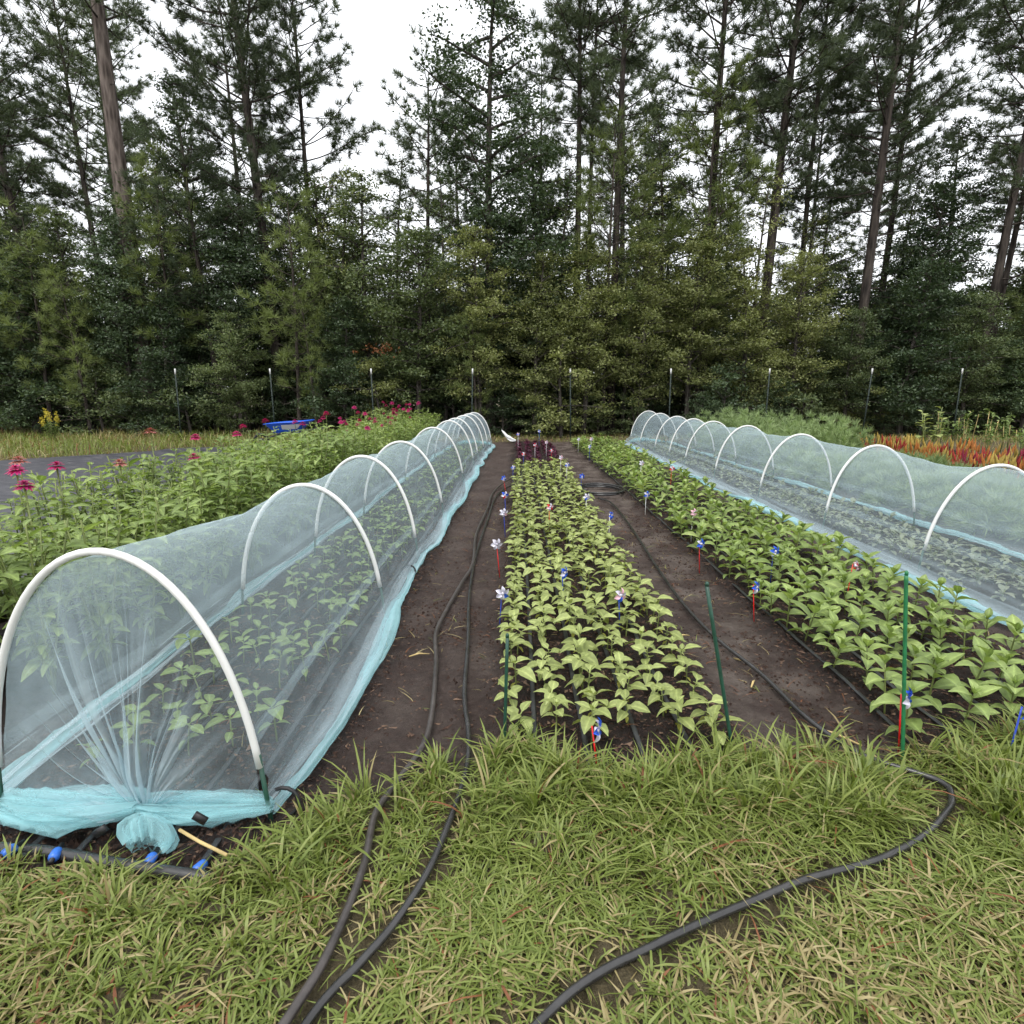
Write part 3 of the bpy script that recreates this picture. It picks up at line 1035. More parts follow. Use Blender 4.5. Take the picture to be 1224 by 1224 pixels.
for i in range(4):
    lgeo('sun%d' % i, leaf_geo(.114, .060, 6, .16, 'heart', .20 + .06 * i, .30 + .10 * i, .22 + .05 * i, .02), 'leaf_sun')
    lgeo('zin%d' % i, leaf_geo(.128, .064, 6, .04, 'lance', .18 + .08 * i, .25 + .13 * i, .30 + .06 * i, .02), 'leaf_zin')
    lgeo('zbig%d' % i, leaf_geo(.092, .040, 5, .05, 'lance', .10 + .10 * i, .30 + .15 * i, .25 + .05 * i, .03), 'leaf_zin_big')
    lgeo('tun%d' % i, leaf_geo(.085, .042, 5, .14, 'ovate', .2 + .06 * i, .30 + .12 * i, .25, .02), 'leaf_tun')
lgeo('coty', leaf_geo(.042, .021, 4, .1, 'lance', .1, .5, .1), 'leaf_coty')
lgeo('gseed', leaf_geo(.075, .034, 4, .1, 'ovate', .25, .4, .2), 'leaf_grey')
lgeo('purp', leaf_geo(.08, .045, 4, .1, 'ovate', .25, .5, .2), 'leaf_purple')


def stem_geo(key, h, r0, r1, bend, mat='stem', n=5, sides=6):
    t = np.linspace(0, 1, n)
    P = np.stack([bend * t ** 2, .4 * bend * t, h * t - .03 * (t == 0)], -1)
    geo(key, tube(P, r0 + (r1 - r0) * t, sides), mat)
    return P[-1]


def sunflower_spec(i):
    r = random.Random(300 + i)
    s = Spec('sunflower_seedling')
    h = r.uniform(.13, .19)
    b = r.uniform(-.02, .02)
    tip = stem_geo('sunstem%d' % i, h, .0042, .003, b)
    s.put('stem', 'sunstem%d' % i, Matrix())
    a0 = r.uniform(0, 2 * PI)

    def at(f):
        return b * f ** 2, .4 * b * f
    for k in (0, 1):
        x, y = at(.42)
        s.put('leaf', 'coty', mat4(h * .42, a0 + k * PI, R(r.uniform(-25, 5)), r.uniform(.8, 1.1), x, y))
    for lev, (f, sz, p) in enumerate(((.62, .85, -2), (.84, 1.0, 4), (1.0, .88, 16), (1.0, .42, 48))):
        if lev == 3 and r.random() < .3: continue
        for k in (0, 1):
            x, y = at(f)
            s.put('leaf', 'sun%d' % r.randrange(4), mat4(h * f, a0 + lev * PI / 2 + k * PI + r.uniform(-.3, .3), R(p + r.uniform(-14, 14)), sz * r.uniform(.82, 1.15), x, y, R(r.uniform(-22, 22))))
    return s


def zinnia_spec(i):
    r = random.Random(400 + i)
    s = Spec('zinnia_seedling')
    h = r.uniform(.17, .25)
    b = r.uniform(-.02, .02)
    stem_geo('zinstem%d' % i, h, .0045, .003, b)
    s.put('stem', 'zinstem%d' % i, Matrix())
    a0 = r.uniform(0, 2 * PI)
    for lev, (f, sz, p) in enumerate(((.22, .75, 0), (.45, 1.0, 8), (.68, 1.08, 18), (.86, 1.0, 30), (1.0, .72, 52), (1.0, .4, 70))):
        for k in (0, 1):
            s.put('leaf', 'zin%d' % r.randrange(4), mat4(h * f, a0 + lev * PI / 2 + k * PI + r.uniform(-.25, .25), R(p + r.uniform(-12, 12)), sz * r.uniform(.85, 1.15), b * f * f, .4 * b * f, R(r.uniform(-15, 15))))
    return s


def tunnel_spec(i):
    r = random.Random(500 + i)
    s = Spec('covered_seedling')
    h = r.uniform(.09, .15)
    b = r.uniform(-.02, .02)
    stem_geo('tunstem%d' % i, h, .0035, .0025, b)
    s.put('stem', 'tunstem%d' % i, Matrix())
    a0 = r.uniform(0, 2 * PI)
    for lev, (f, sz, p) in enumerate(((.55, .6, -5), (.95, 1.0, 8), (1.0, .7, 30))):
        for k in (0, 1):
            s.put('leaf', 'tun%d' % r.randrange(4), mat4(h * f, a0 + lev * PI / 2 + k * PI + r.uniform(-.3, .3), R(p + r.uniform(-15, 15)), sz * r.uniform(.8, 1.2), b * f * f, .4 * b * f, R(r.uniform(-18, 18))))
    return s


def small_spec(i, key, name):
    r = random.Random(600 + i)
    s = Spec(name)
    h = r.uniform(.05, .11)
    stem_geo('%sstem%d' % (key, i), h, .004, .003, .01, 'leaf_purple' if key == 'purp' else 'stem', 3, 4)
    s.put('stem', '%sstem%d' % (key, i), Matrix())
    for k in range(9):
        s.put('leaf', key, mat4(h * r.uniform(.3, 1), k * 2.4 + r.uniform(-.3, .3), R(r.uniform(-10, 50)), r.uniform(.7, 1.2)))
    return s


def flower_geo(key, mat, seed):
    r = np.random.RandomState(seed)
    mb = MB()
    for ring, (n, L, w, el, z) in enumerate(((15, .052, .020, -8, 0), (13, .042, .018, 12, .006), (10, .030, .015, 32, .011), (7, .018, .012, 58, .014))):
        for k in range(n):
            a = 2 * PI * (k + .5 * ring) / n + r.uniform(-.1, .1)
            V, F = leaf_geo(L * r.uniform(.9, 1.1), w, 3, .05, 'lance', .1, .25, .2)
            A = np.array(mat4(z, a, R(el + r.uniform(-6, 6))))
            mb.add(V @ A[:3, :3].T + A[:3, 3], F)
    F = []; V = np.concatenate(mb.V)
    GEO[key] = (V, [np.concatenate(mb.F)], mat)


for i in range(3):
    flower_geo('flm%d' % i, 'magenta', i); flower_geo('flp%d' % i, 'pinkp', i + 9)


def zinnia_bush_spec(i, flowers):
    r = random.Random(700 + i)
    s = Spec('flowering_zinnia')
    H = r.uniform(.74, .88)
    ns = 5
    for q in range(ns):
        az = q * 2 * PI / ns + r.uniform(-.4, .4)
        spread = r.uniform(.08, .20)
        h = H * r.uniform(.78, 1.05)
        P = np.stack([spread * np.cos(az) * np.linspace(0, 1, 6) ** 1.2, spread * np.sin(az) * np.linspace(0, 1, 6) ** 1.2, h * np.linspace(0, 1, 6)], -1)
        key = 'zb%dstem%d' % (i, q)
        geo(key, tube(P, np.linspace(.006, .0035, 6), 5), 'stem')
        s.put('stem', key, Matrix())
        lev = 0
        f = .22
        while f < 1.01:
            x = spread * math.cos(az) * f ** 1.2; y = spread * math.sin(az) * f ** 1.2
            for k in (0, 1):
                s.put('leaf', 'zbig%d' % r.randrange(4), mat4(h * f, az + lev * PI / 2 + k * PI + r.uniform(-.4, .4), R((-8 + 34 * f) + r.uniform(-18, 18)), r.uniform(.8, 1.25), x, y, R(r.uniform(-25, 25))))
            if f > .45 and r.random() < .7:
                for k in range(2):
                    s.put('leaf', 'zbig%d' % r.randrange(4), mat4(h * f + .04, az + r.uniform(0, 2 * PI), R(25 + r.uniform(-15, 15)), r.uniform(.5, .8), x + r.uniform(-.05, .05), y + r.uniform(-.05, .05)))
            f += .088; lev += 1
        if q < flowers:
            hh = h * r.uniform(1.04, 1.16)
            key = 'zb%dpeduncle%d' % (i, q)
            geo(key, tube([P[-1], [P[-1][0] * 1.05, P[-1][1] * 1.05, hh]], .0035, 5), 'stem')
            s.put('stem', key, Matrix())
            s.put('flower', ('flm%d' if r.random() < .72 else 'flp%d') % r.randrange(3), mat4(hh, r.uniform(0, 6), R(r.uniform(-20, 20)), r.uniform(.65, .95), P[-1][0] * 1.05, P[-1][1] * 1.05))
    return s


SUN = [sunflower_spec(i) for i in range(9)]
ZIN = [zinnia_spec(i) for i in range(8)]
TUN = [tunnel_spec(i) for i in range(6)]
GREY = [small_spec(i, 'gseed', 'low_seedling') for i in range(5)]
PURP = [small_spec(i + 20, 'purp', 'purple_seedling') for i in range(4)]
BUSH = [zinnia_bush_spec(i, f) for i, f in enumerate((0, 0, 1, 0, 1, 2))]

# ------------------------------------------------------------------ plants: beds
rg = random.Random(5)
NTH = ['first', 'second', 'third', 'fourth', 'fifth', 'sixth', 'seventh', 'eighth', 'ninth', 'tenth', 'eleventh', 'twelfth', 'thirteenth', 'fourteenth']
ROWS = {4: ['leftmost', 'second from left', 'third from left', 'rightmost'],
        5: ['leftmost', 'second from left', 'middle', 'second from right', 'rightmost'],
        6: ['leftmost', 'second from left', 'third from left', 'third from right', 'second from right', 'rightmost']}


def row_label(look, n, k, i, y, near_of, y1, y2):
    row = ROWS[n][k] + ' row'
    if i < len(NTH):
        return '%s %s from %s in the %s' % (NTH[i], look, near_of, row)
    part = 'near half' if y < y1 else 'middle stretch' if y < y2 else 'far stretch'
    return '%s in the %s of the %s' % (look, part, row)

# middle bed of sunflower seedlings
for c, X in enumerate((-.02, .155, .33, .505, .68, .85)):
    y = 2.28 + [.02, .0, -.05, .05, -.03, -.06][c]; ri = 0
    while y < 11.6:
        if rg.random() > .03:
            x = X + rg.uniform(-.02, .02) + .004 * y
            place(rg.choice(SUN), (x, y, G0(x, y) - .006), rg.uniform(0, 2 * PI), rg.uniform(.78, 1.14),
                  row_label('sunflower seedling', 6, c, ri, y, 'the grass', 4.5, 8), 'seedling', 'sunflower seedlings in the middle bed', y < 5.0,
                  (rg.uniform(-.12, .12), rg.uniform(-.12, .12)))
            ri += 1
        y += rg.uniform(.125, .18) * (1 if y < 6.5 else 1.6)
for c, X in enumerate((.02, .24, .46, .68, .88)):
    y = 11.9
    while y < 16.9:
        x = X + rg.uniform(-.03, .03) + .004 * y
        place(rg.choice(PURP), (x, y, G0(x, y) - .004), rg.uniform(0, 2 * PI), rg.uniform(1.0, 1.5),
              'dark purple seedling, ' + ROWS[5][c] + ' row at the far end of the middle bed', 'seedling', 'purple seedlings at the far end')
        y += rg.uniform(.22, .3)
# right open bed of young zinnias
for c, X in enumerate((1.74, 1.98, 2.22, 2.46, 2.70)):
    y = 2.28 + c * .07; ri = 0
    while y < 16.6:
        if rg.random() > .02:
            x = X + rg.uniform(-.05, .05) + (.0 if y < 8 else -.012 * (y - 8))
            place(rg.choice(ZIN), (x, y, G0(x, y) - .006), rg.uniform(0, 2 * PI), rg.uniform(.80, 1.12) * (1.08 if 3 < y < 7 else 1.15 if y > 7 else 1),
                  row_label('young zinnia plant', 5, c, ri, y, 'the grass', 5, 10), 'young plant', 'young zinnias in the right bed', y < 5.2,
                  (rg.uniform(-.15, .15), rg.uniform(-.15, .15)))
            ri += 1
        y += rg.uniform(.17, .22) * (1 if y < 6.5 else 1.75)
# seedlings under the left net
for c, X in enumerate((-.34, -.17, .0, .17, .34)):
    y = 2.02 + .05 * c; ri = 0
    while y < 15.6:
        if rg.random() > .10:
            x = float(lxc(y)) + X * .92 + rg.uniform(-.03, .03)
            place(rg.choice(TUN), (x, y, G0(x, y) - .006), rg.uniform(0, 2 * PI), rg.uniform(.95, 1.4),
                  row_label('netted seedling', 5, c, ri, y, 'the knot', 5, 10), 'seedling', 'seedlings under the left net', y < 4.2)
            ri += 1
        y += rg.uniform(.17, .26) * (1 if y < 7 else 1.6)
# low seedlings under the right net
for c, X in enumerate((-.36, -.21, -.06, .09, .24, .38)):
    y = 3.4 + .04 * c
    while y < 16.4:
        x = float(rxc(y)) + X + rg.uniform(-.03, .03)
        place(rg.choice(GREY), (x, y, G0(x, y) - .004), rg.uniform(0, 2 * PI), rg.uniform(.9, 1.35),
              'low seedling under the right net, ' + ROWS[6][c] + ' row, ' + ('near part' if y < 7 else 'middle part' if y < 11 else 'far part'), 'seedling', 'low seedlings under the right net')
        y += rg.uniform(.16, .22) * (1 if y < 8 else 1.7)
# tall flowering zinnias on the left
for c, X in enumerate((-3.30, -3.05, -2.78, -2.50, -2.22)):
    y = 2.2 + .1 * c
    while y < 15.6:
        x = X + rg.uniform(-.07, .07) + .010 * max(0, y - 6)
        b = BUSH[rg.choice((0, 1, 3)) if y < 6.5 else rg.choice((0, 1, 2, 3, 3, 0, 4, 5)) if y > 9 else rg.choice((0, 1, 3, 3, 0, 2))]
        near = y < 4.4 and c > 0
        place(b, (x, y, G0(x, y) - .01), rg.uniform(0, 2 * PI), rg.uniform(.98, 1.20) * (1.04 if y > 12 else 1.0 if y < 4.2 else 1.08 if y < 8 else 1),
              'tall bushy zinnia, ' + ROWS[5][c] + ' row of left bed, ' + ('near the first hoop' if y < 4.5 else 'beside the second hoop' if y < 7.5 else 'beside the far hoops' if y < 12 else 'at the far bed end'), 'zinnia', 'tall zinnias in the left bed', near)
        y += rg.uniform(.27, .36)
# a few tall magenta blooms standing clear of the leaves
for n_, (x, y, h, rd, lab) in enumerate([
        (-2.92, 3.32, 1.01, 'flm0', 'wide magenta zinnia bloom nearest the left picture edge'),
        (-2.8, 3.22, 0.96, 'flm1', 'lower magenta zinnia bloom just right of the widest bloom'),
        (-2.92, 3.62, 1.03, 'flm2', 'small magenta zinnia bloom half hidden by a leaf, left bed'),
        (-3.12, 3.58, 1.05, 'flp0', 'dull red zinnia bloom high at the left picture edge'),
        (-3, 5.4, 1.05, 'flm1', 'flat magenta zinnia bloom raised over the middle of the left bed'),
        (-2.7, 4.8, 0.96, 'flm0', 'round pink red zinnia bloom low among the left bed leaves'),
        (-2.95, 6.1, 1.04, 'flm2', 'bright magenta zinnia bloom left of the blue wheelbarrow'),
        (-3.05, 8.3, 1.05, 'flm0', 'magenta zinnia bloom in front of the blue wheelbarrow'),
        (-2.95, 8.9, 1.08, 'flm1', 'magenta zinnia bloom right of the blue wheelbarrow'),
        (-2.95, 4.25, .99, 'flp2', 'dark faded zinnia bloom among leaves before the black fabric'),
        (-3.1, 4.9, 1.16, 'flp1', 'faded red zinnia bloom on a long bare stem before the dry grass')]):
    s = Spec('zinnia_bloom')
    key = 'bloomstem%d' % n_
    geo(key, tube([[0, 0, 0], [.01, 0, h * .5], [0, .01, h]], .005, 5), 'stem')
    s.put('stem', key, Matrix())
    s.put('flower', rd, mat4(h, n_, R(8 - 3 * (n_ % 5)), 1.12, 0, .01))
    for k in range(3):
        for q in (0, 1):
            s.put('leaf', 'zbig%d' % ((k + q) % 4), mat4(h * (.70 + .10 * k), k * 1.57 + q * PI + n_, R(22), .9 - .15 * k))
    place(s, (x, y, G0(x, y) - .01), 0, 1, lab, 'zinnia', 'tall zinnia blooms', True)


# feathery bed, celosia and stalky plants beyond the right tunnel
def tuft_tris(C, A, m, ln, w, spread, r):
    n = len(C)
    D = A[:, None, :] + spread * r.randn(n, m, 3)
    D /= np.linalg.norm(D, axis=2)[..., None] + 1e-9
    S = np.cross(D, r.randn(n, m, 3)); S /= np.linalg.norm(S, axis=2)[..., None] + 1e-9
    L = ln * r.uniform(.7, 1.15, (n, m, 1))
    B = C[:, None, :] + D * .02
    V = np.stack([B - S * w / 2, B + S * w / 2, B + D * L], 2).reshape(-1, 3)
    F = np.arange(n * m * 3).reshape(-1, 3)
    return V, [F]


def feather_mesh(i, h, rad):
    r = np.random.RandomState(900 + i)
    n = 70
    d = r.randn(n, 3); d /= np.linalg.norm(d, axis=1)[:, None]; d[:, 2] = np.abs(d[:, 2])
    C = d * np.array([rad, rad, h]) * (r.rand(n, 1) ** .35)
    mb = MB()
    mb.add(*tuft_tris(C, d * .8 + np.array([0, 0, .4]), 22, .13, .016, .55, r))
    for k in range(8):
        e = d[k] * np.array([rad, rad, h]) * .9
        V, F = tube([[0, 0, 0], e * .5 + [0, 0, .08], e], [.007, .005, .003], 4)
        mb.add(V, F, 0)
    return mb.mesh('feathery_plant', [M['feather']])


FEA = [feather_mesh(i, .92, .34) for i in range(3)]
FEL = [feather_mesh(i + 5, .40, .30) for i in range(3)]
for c, X in enumerate((5.15, 5.6, 6.05, 6.5)):
    y = 5.6
    while y < 16.5:
        tall = y > 10.6
        x = X + rg.uniform(-.1, .1)
        o = bpy.data.objects.new('feathery_plant', rg.choice(FEA if tall else FEL)); COL.objects.link(o)
        s = rg.uniform(.9, 1.12); o.location = (x, y, 0); o.scale = (s, s, s * rg.uniform(.93, 1.1)); o.rotation_euler.z = rg.uniform(0, 6.28)
        if tall:
            tag(o, 'waist high feathery grey green plant behind the far right tunnel', 'plant', 'tall feathery plants on the right')
        else:
            tag(o, 'low feathery grey green plant just behind the right tunnel', 'plant', 'low feathery plants on the right')
        y += rg.uniform(.36, .46)


def celosia_parts(i, col):
    r = np.random.RandomState(950 + i)
    s = Spec('celosia')
    for k in range(12):
        s.put('leaf', 'zbig%d' % (k % 4), mat4(.05 + .25 * r.rand(), k * 2.4, R(r.uniform(0, 55)), r.uniform(.9, 1.4)))
    for k in range(10):
        h = r.uniform(.26, .52); rad = r.uniform(.012, .022); L = r.uniform(.12, .24)
        a = r.uniform(0, 6.28); px, py = .17 * math.cos(a) * r.rand() ** .5, .17 * math.sin(a) * r.rand() ** .5
        key = 'cel%d_%d' % (i, k)
        nu, nv = 8, 10
        U, A = np.meshgrid(np.linspace(0, 1, nu), np.linspace(0, 2 * PI, nv, endpoint=False), indexing='ij')
        rr = rad * .72 * np.sin(PI * (.12 + .86 * U) ** .8) * (1 + .8 * r.rand(nu, nv))
        V = np.stack([rr * np.cos(A), rr * np.sin(A), U * L], -1).reshape(-1, 3)
        geo(key, (V, [gridfaces(nu, nv, True)]), 'plume_' + col)
        s.put('plume', key, mat4(h - L * .3, r.uniform(0, 6.28), R(r.uniform(-22, 22)), 1, px, py))
        key2 = key + 's'
        geo(key2, tube([[px * .3, py * .3, 0], [px, py, h]], .006, 4), 'stem')
        s.put('stem', key2, Matrix())
    return s


CEL = {c: [celosia_parts(i * 2 + j, c) for j in range(2)] for i, c in enumerate(('red', 'orange', 'gold', 'crimson'))}
CN = {'red': 'bright red celosia plume plant beyond the right tunnel', 'orange': 'orange celosia plume plant beyond the right tunnel',
      'gold': 'golden yellow celosia plume plant beyond the right tunnel', 'crimson': 'crimson celosia plume plant beyond the right tunnel'}
for c, X in enumerate((7.4, 7.75, 8.1, 8.45)):
    y = 8.0
    while y < 13.2:
        x = X + rg.uniform(-.1, .1)
        w = N1(np.array(y * 1.3), np.array(X * .7 + 3))
        col = 'gold' if y > 11.3 and rg.random() < .6 else ('crimson' if 9.3 < y < 9.9 and rg.random() < .6 else rg.choice(('red', 'orange', 'gold', 'orange') if w > 0 else ('red', 'orange', 'gold', 'gold')))
        if y > 12.2 and rg.random() < .35: col = 'red'
        place(rg.choice(CEL[col]), (x, y, G0(x, y)), rg.uniform(0, 6.28), rg.uniform(.78, 1.02), CN[col], 'celosia', col + ' celosias on the right')
        y += rg.uniform(.24, .32)


def stalky_spec(i):
    r = random.Random(980 + i)
    s = Spec('stalky_plant')
    for q in range(3):
        az = r.uniform(0, 6.28); h = r.uniform(.65, .95)
        key = 'stalk%d_%d' % (i, q)
        ex, ey = .14 * math.cos(az), .14 * math.sin(az)
        geo(key, tube([[0, 0, 0], [ex * .5, ey * .5, h * .5], [ex, ey, h]], [.011, .008, .005], 5), 'straw' if r.random() < .3 else 'stem')
        s.put('stem', key, Matrix())
        for k in range(16):
            f = r.uniform(.55, 1.05)
            s.put('leaf', 'tun%d' % r.randrange(4), mat4(h * f, k * 2.4, R(r.uniform(-10, 45)), r.uniform(.9, 1.6), ex * f, ey * f))
    return s


STK = [stalky_spec(i) for i in range(4)]
for c, X in enumerate((9.9, 10.5, 11.1)):
    y = 8.6
    while y < 13.8:
        x = X + rg.uniform(-.15, .15)
        place(rg.choice(STK), (x, y, G0(x, y)), rg.uniform(0, 6.28), rg.uniform(.9, 1.15),
              'pale leafy plant on bare yellowish stalks at far right', 'plant', 'stalky plants at the far right')
        y += rg.uniform(.36, .5)
# one large leaved plant standing apart
s = Spec('broad_leaf_plant')
lgeo('bl_leaf', leaf_geo(.26, .20, 6, .3, 'heart', .3, .5, .2), 'leaf_sun')
for q in range(4):
    az = q * 1.6; ex, ey = .22 * math.cos(az), .22 * math.sin(az)
    geo('bl_stem%d' % q, tube([[0, 0, 0], [ex * .6, ey * .6, .5], [ex, ey, .8 + .08 * q]], [.014, .01, .006], 6), 'stem')
    s.put('stem', 'bl_stem%d' % q, Matrix())
    for k in range(6):
        f = .45 + .1 * k
        s.put('leaf', 'bl_leaf', mat4((.8 + .08 * q) * f, k * 2.2 + q, R(10 + 5 * k), 1.0 - .08 * k, ex * f, ey * f))
place(s, (9.35, 13.2, 0), 0, 1.12, 'broad leaved plant standing apart left of the stalky plants', 'plant', None, True)
for i, (x, y, h) in enumerate(((12.6, 13.6, 1.15), (13.2, 13.9, 1.05))):
    s = Spec('pink_flower')
    geo('pkst%d' % i, tube([[0, 0, 0], [.02, 0, h]], .006, 5), 'stem')
    s.put('stem', 'pkst%d' % i, Matrix()); s.put('flower', 'flp%d' % i, mat4(h, 0, .2, 1.6, .02))
    for k in range(6): s.put('leaf', 'zbig%d' % (k % 4), mat4(h * (.4 + .08 * k), k * 2.4, .4, 1.2))
    place(s, (x, y, 0), 0, 1, ('taller' if i == 0 else 'shorter') + ' pink flower above the far right plants', 'flower', 'pink flowers', True)
# yellow flowering weed by the fence, left
s = Spec('yellow_weed')
for q in range(5):
    az = q * 1.3; h = .8 + .14 * (q % 3); ex, ey = .24 * math.cos(az), .2 * math.sin(az)
    geo('yw%d' % q, tube([[0, 0, 0], [ex * .5, ey * .5, h * .5], [ex, ey, h]], [.012, .008, .004], 5), 'stem')
    s.put('stem', 'yw%d' % q, Matrix())
    for k in range(22):
        f = .25 + .6 * k / 22
        s.put('leaf', 'tun%d' % (k % 4), mat4(h * f, k * 2.4, R(20), 1.7, ex * f, ey * f))
    r_ = np.random.RandomState(q)
    C = np.stack([np.full(24, ex), np.full(24, ey), h - .12 + .30 * r_.rand(24)], -1) + .025 * r_.randn(24, 3)
    geo('ywf%d' % q, tuft_tris(C, np.tile([0, 0, .3], (24, 1)), 5, .045, .03, .8, r_), 'yellow')
    s.put('flower_spike', 'ywf%d' % q, Matrix())
place(s, (-13.0, 16.2, .03), 0, .8, 'yellow flowering weed in the dry grass at far left', 'weed', None, True)

# ------------------------------------------------------------------ hoses, drip tape, fittings
def on_ground(P, r, lift=0.0):
    P = smooth_line(np.array(P, float), 10)
    z = gz(P[:, 0], P[:, 1])
    k = np.ones(31) / 31
    z = np.convolve(np.pad(z, 15, mode='edge'), k, 'valid')
    return np.stack([P[:, 0], P[:, 1], z + r + lift], -1)


def hose(P, r, mat, label, name='hose', cat='hose', group=None, lift=.004):
    C = on_ground(P, r, lift)
    mb = MB(); mb.add(*tube(C, r, 10))
    return tag(mb.obj(name, mat), label, cat, group)


hose(HOSE_A, .0130, M['hose_dusty'],
     'thicker black poly hose winding along the left path nearer the net', lift=.020)
hose(HOSE_B, .0120, M['hose'],
     'black poly hose in the left path on the side of the sunflower seedlings', lift=.017)
hose(HOSE_C, .0118, M['hose'],
     'black poly hose looping out of the right path and across the front grass', lift=.026)
t = np.linspace(0, 2 * PI * 2.6, 60)
cl = np.stack([1.27 + (.33 + .02 * np.sin(t * .7)) * np.cos(t), 8.55 + (.42 + .02 * np.cos(t * .9)) * np.sin(t)], -1)
C = np.column_stack([cl, .03 + .012 * t / PI])
mb = MB(); mb.add(*tube(C, .0145, 8)); tag(mb.obj('coiled_hose', M['hose']), 'coil of black hose lying in the right path', 'hose')


def tape(x0, x1, y0, y1, label, group, w=.012, name='drip_tape'):
    ys = np.arange(y0, y1, .12)
    xx = np.interp(ys, [y0, y1], [x0, x1]) + .012 * N2(ys * .8, 0 * ys + x0 * 5)
    zz = gz(xx, ys) + .010
    zz = np.convolve(np.pad(zz, 2, mode='edge'), np.ones(5) / 5, 'valid') + .006
    prof = np.array([(-1, 0), (-.5, .35), (.5, .35), (1, 0), (0, -.3)]) * [w, .006]
    V = np.stack([xx[:, None] + prof[None, :, 0], np.repeat(ys[:, None], 5, 1), zz[:, None] + prof[None, :, 1]], -1)
    mb = MB(); mb.add(V.reshape(-1, 3), [gridfaces(len(ys), 5, True)])
    return tag(mb.obj(name, M['tape']), label, 'drip tape', group)


for i, x in enumerate((.085, .30, .52, .73)):
    tape(x, x + .03, 2.02, 16.8, ['leftmost', 'second from left', 'third from left', 'rightmost'][i] + ' black drip tape between the sunflower seedling rows', 'drip tapes of the middle bed')
for i, x in enumerate((1.70, 1.92, 2.20, 2.48)):
    tape(x, x - .05, 2.02 if i < 2 else 2.1, 16.2, ['leftmost', 'second from left', 'third from left', 'rightmost'][i] + ' black drip tape between the young zinnia rows', 'drip tapes of the right bed')
for i, x in enumerate((-1.57, -1.42, -1.16, -.99)):
    tape(x, float(lxc(15)) + (x + 1.34), 1.55, 15.5, ['leftmost', 'second from left', 'third from left', 'rightmost'][i] + ' black drip tape under the left net', 'drip tapes under the left net')
hose([(-1.72, 1.60), (-1.5, 1.575), (-1.31, 1.54), (-1.12, 1.515), (-.93, 1.49)], .019, M['hose'], 'short thick black header pipe in front of the left tunnel', 'header_pipe', 'pipe', lift=.004)
for i, (x, y, lab) in enumerate(((-1.60, 1.555, 'leftmost blue tape fitting on the header pipe, in the grass'), (-1.45, 1.55, 'second blue tape fitting from the left on the header pipe'),
                                 (-1.155, 1.555, 'pale blue tape fitting below the net knot'), (-.985, 1.53, 'rightmost blue tape fitting at the end of the header pipe'))):
    e = empty('tape_fitting', (x, y, G0(x, y) + .03), R((-20, 15, 5, -25)[i]))
    mb = MB(); mb.add(*tube([[0, -.02, 0], [0, -.012, 0], [0, .012, 0], [0, .02, 0]], [.012, .016, .016, .012], 10)); mb.obj('collar', M['blue_fit'], e)
    mb = MB(); mb.add(*tube([[0, -.035, 0], [0, .045, 0]], .008, 8)); mb.obj('barb', M['black'], e)
    tag(e, lab, 'pipe fitting', 'blue drip fittings')
mb = MB(); mb.add(*tube([(-1.08, 1.60, .12), (-.99, 1.555, .115), (-.89, 1.52, .10)], .0055, 6))
tag(mb.obj('straw_stalk', M['straw']), 'pale straw stalk lying by the rightmost blue fitting', 'straw')
for i, (x, y, a, L) in enumerate(((1.34, 3.0, 2.2, .16), (1.22, 2.75, 1.0, .09), (-.62, 3.1, .3, .12), (1.50, 2.25, 2.4, .22), (.98, 3.3, .4, .1))):
    z = G0(x, y) + .012
    mb = MB(); mb.add(*tube([(x, y, z), (x + .5 * L * math.cos(a), y + .5 * L * math.sin(a), z + .012), (x + L * math.cos(a), y + L * math.sin(a), z)], [.004, .006, .003], 5))
    tag(mb.obj('dry_stem', M['straw']), ['dry stem crossing the bare right path', 'short pale bark stick beside the right hose', 'dry stem on the left path', 'long dry stem by the grass in the right path', 'short dry stem at the right edge of the middle bed'][i], 'stick')


# green garden stakes
def stake(b, t, r, mat, label, rings=False):
    e = empty('garden_stake', (b[0], b[1], 0))
    P = np.array([[0, 0, -.06], [t[0] - b[0], t[1] - b[1], t[2]]])
    P = P[0] + (P[1] - P[0]) * np.linspace(0, 1, 40 if rings else 6)[:, None]
    rr = np.full(len(P), r)
    if rings: rr[::2] *= 1.22
    mb = MB(); mb.add(*tube(P, rr, 8)); mb.obj('shaft', mat, e)
    mb = MB(); mb.add(*tube([P[-1], P[-1] + [0, 0, .012], P[-1] + [0, 0, .018]], [r * 1.06, r * 1.06, r * .5], 8)); mb.obj('cap', mat, e)
    return tag(e, label, 'stake', 'green garden stakes')


stake((-.05, 2.22), (-.035, 2.24, .50), .0072, M['stake'], 'dark green stake at the near left corner of the sunflower bed')
stake((.925, 2.16), (.752, 2.17, .75), .0078, M['stake'], 'leaning dark green stake at the near right corner of the sunflower bed')
stake((1.63, 2.17), (1.52, 2.16, .80), .0066, M['stake_light'], 'notched bright green stake before the right zinnia bed', True)


# pinwheels
for k, mt in (('b', 'foil_blue'), ('w', 'foil_white'), ('r', 'foil_red'), ('p', 'foil_pink')):
    V, F = leaf_geo(.098, .058, 6, .02, 'ovate', .55, .62, .45, 0)
    geo('pw_' + k, (V, F), mt)
geo('pw_hub', tube([[0, -.012, 0], [0, .008, 0]], .011, 10), 'foil_white')


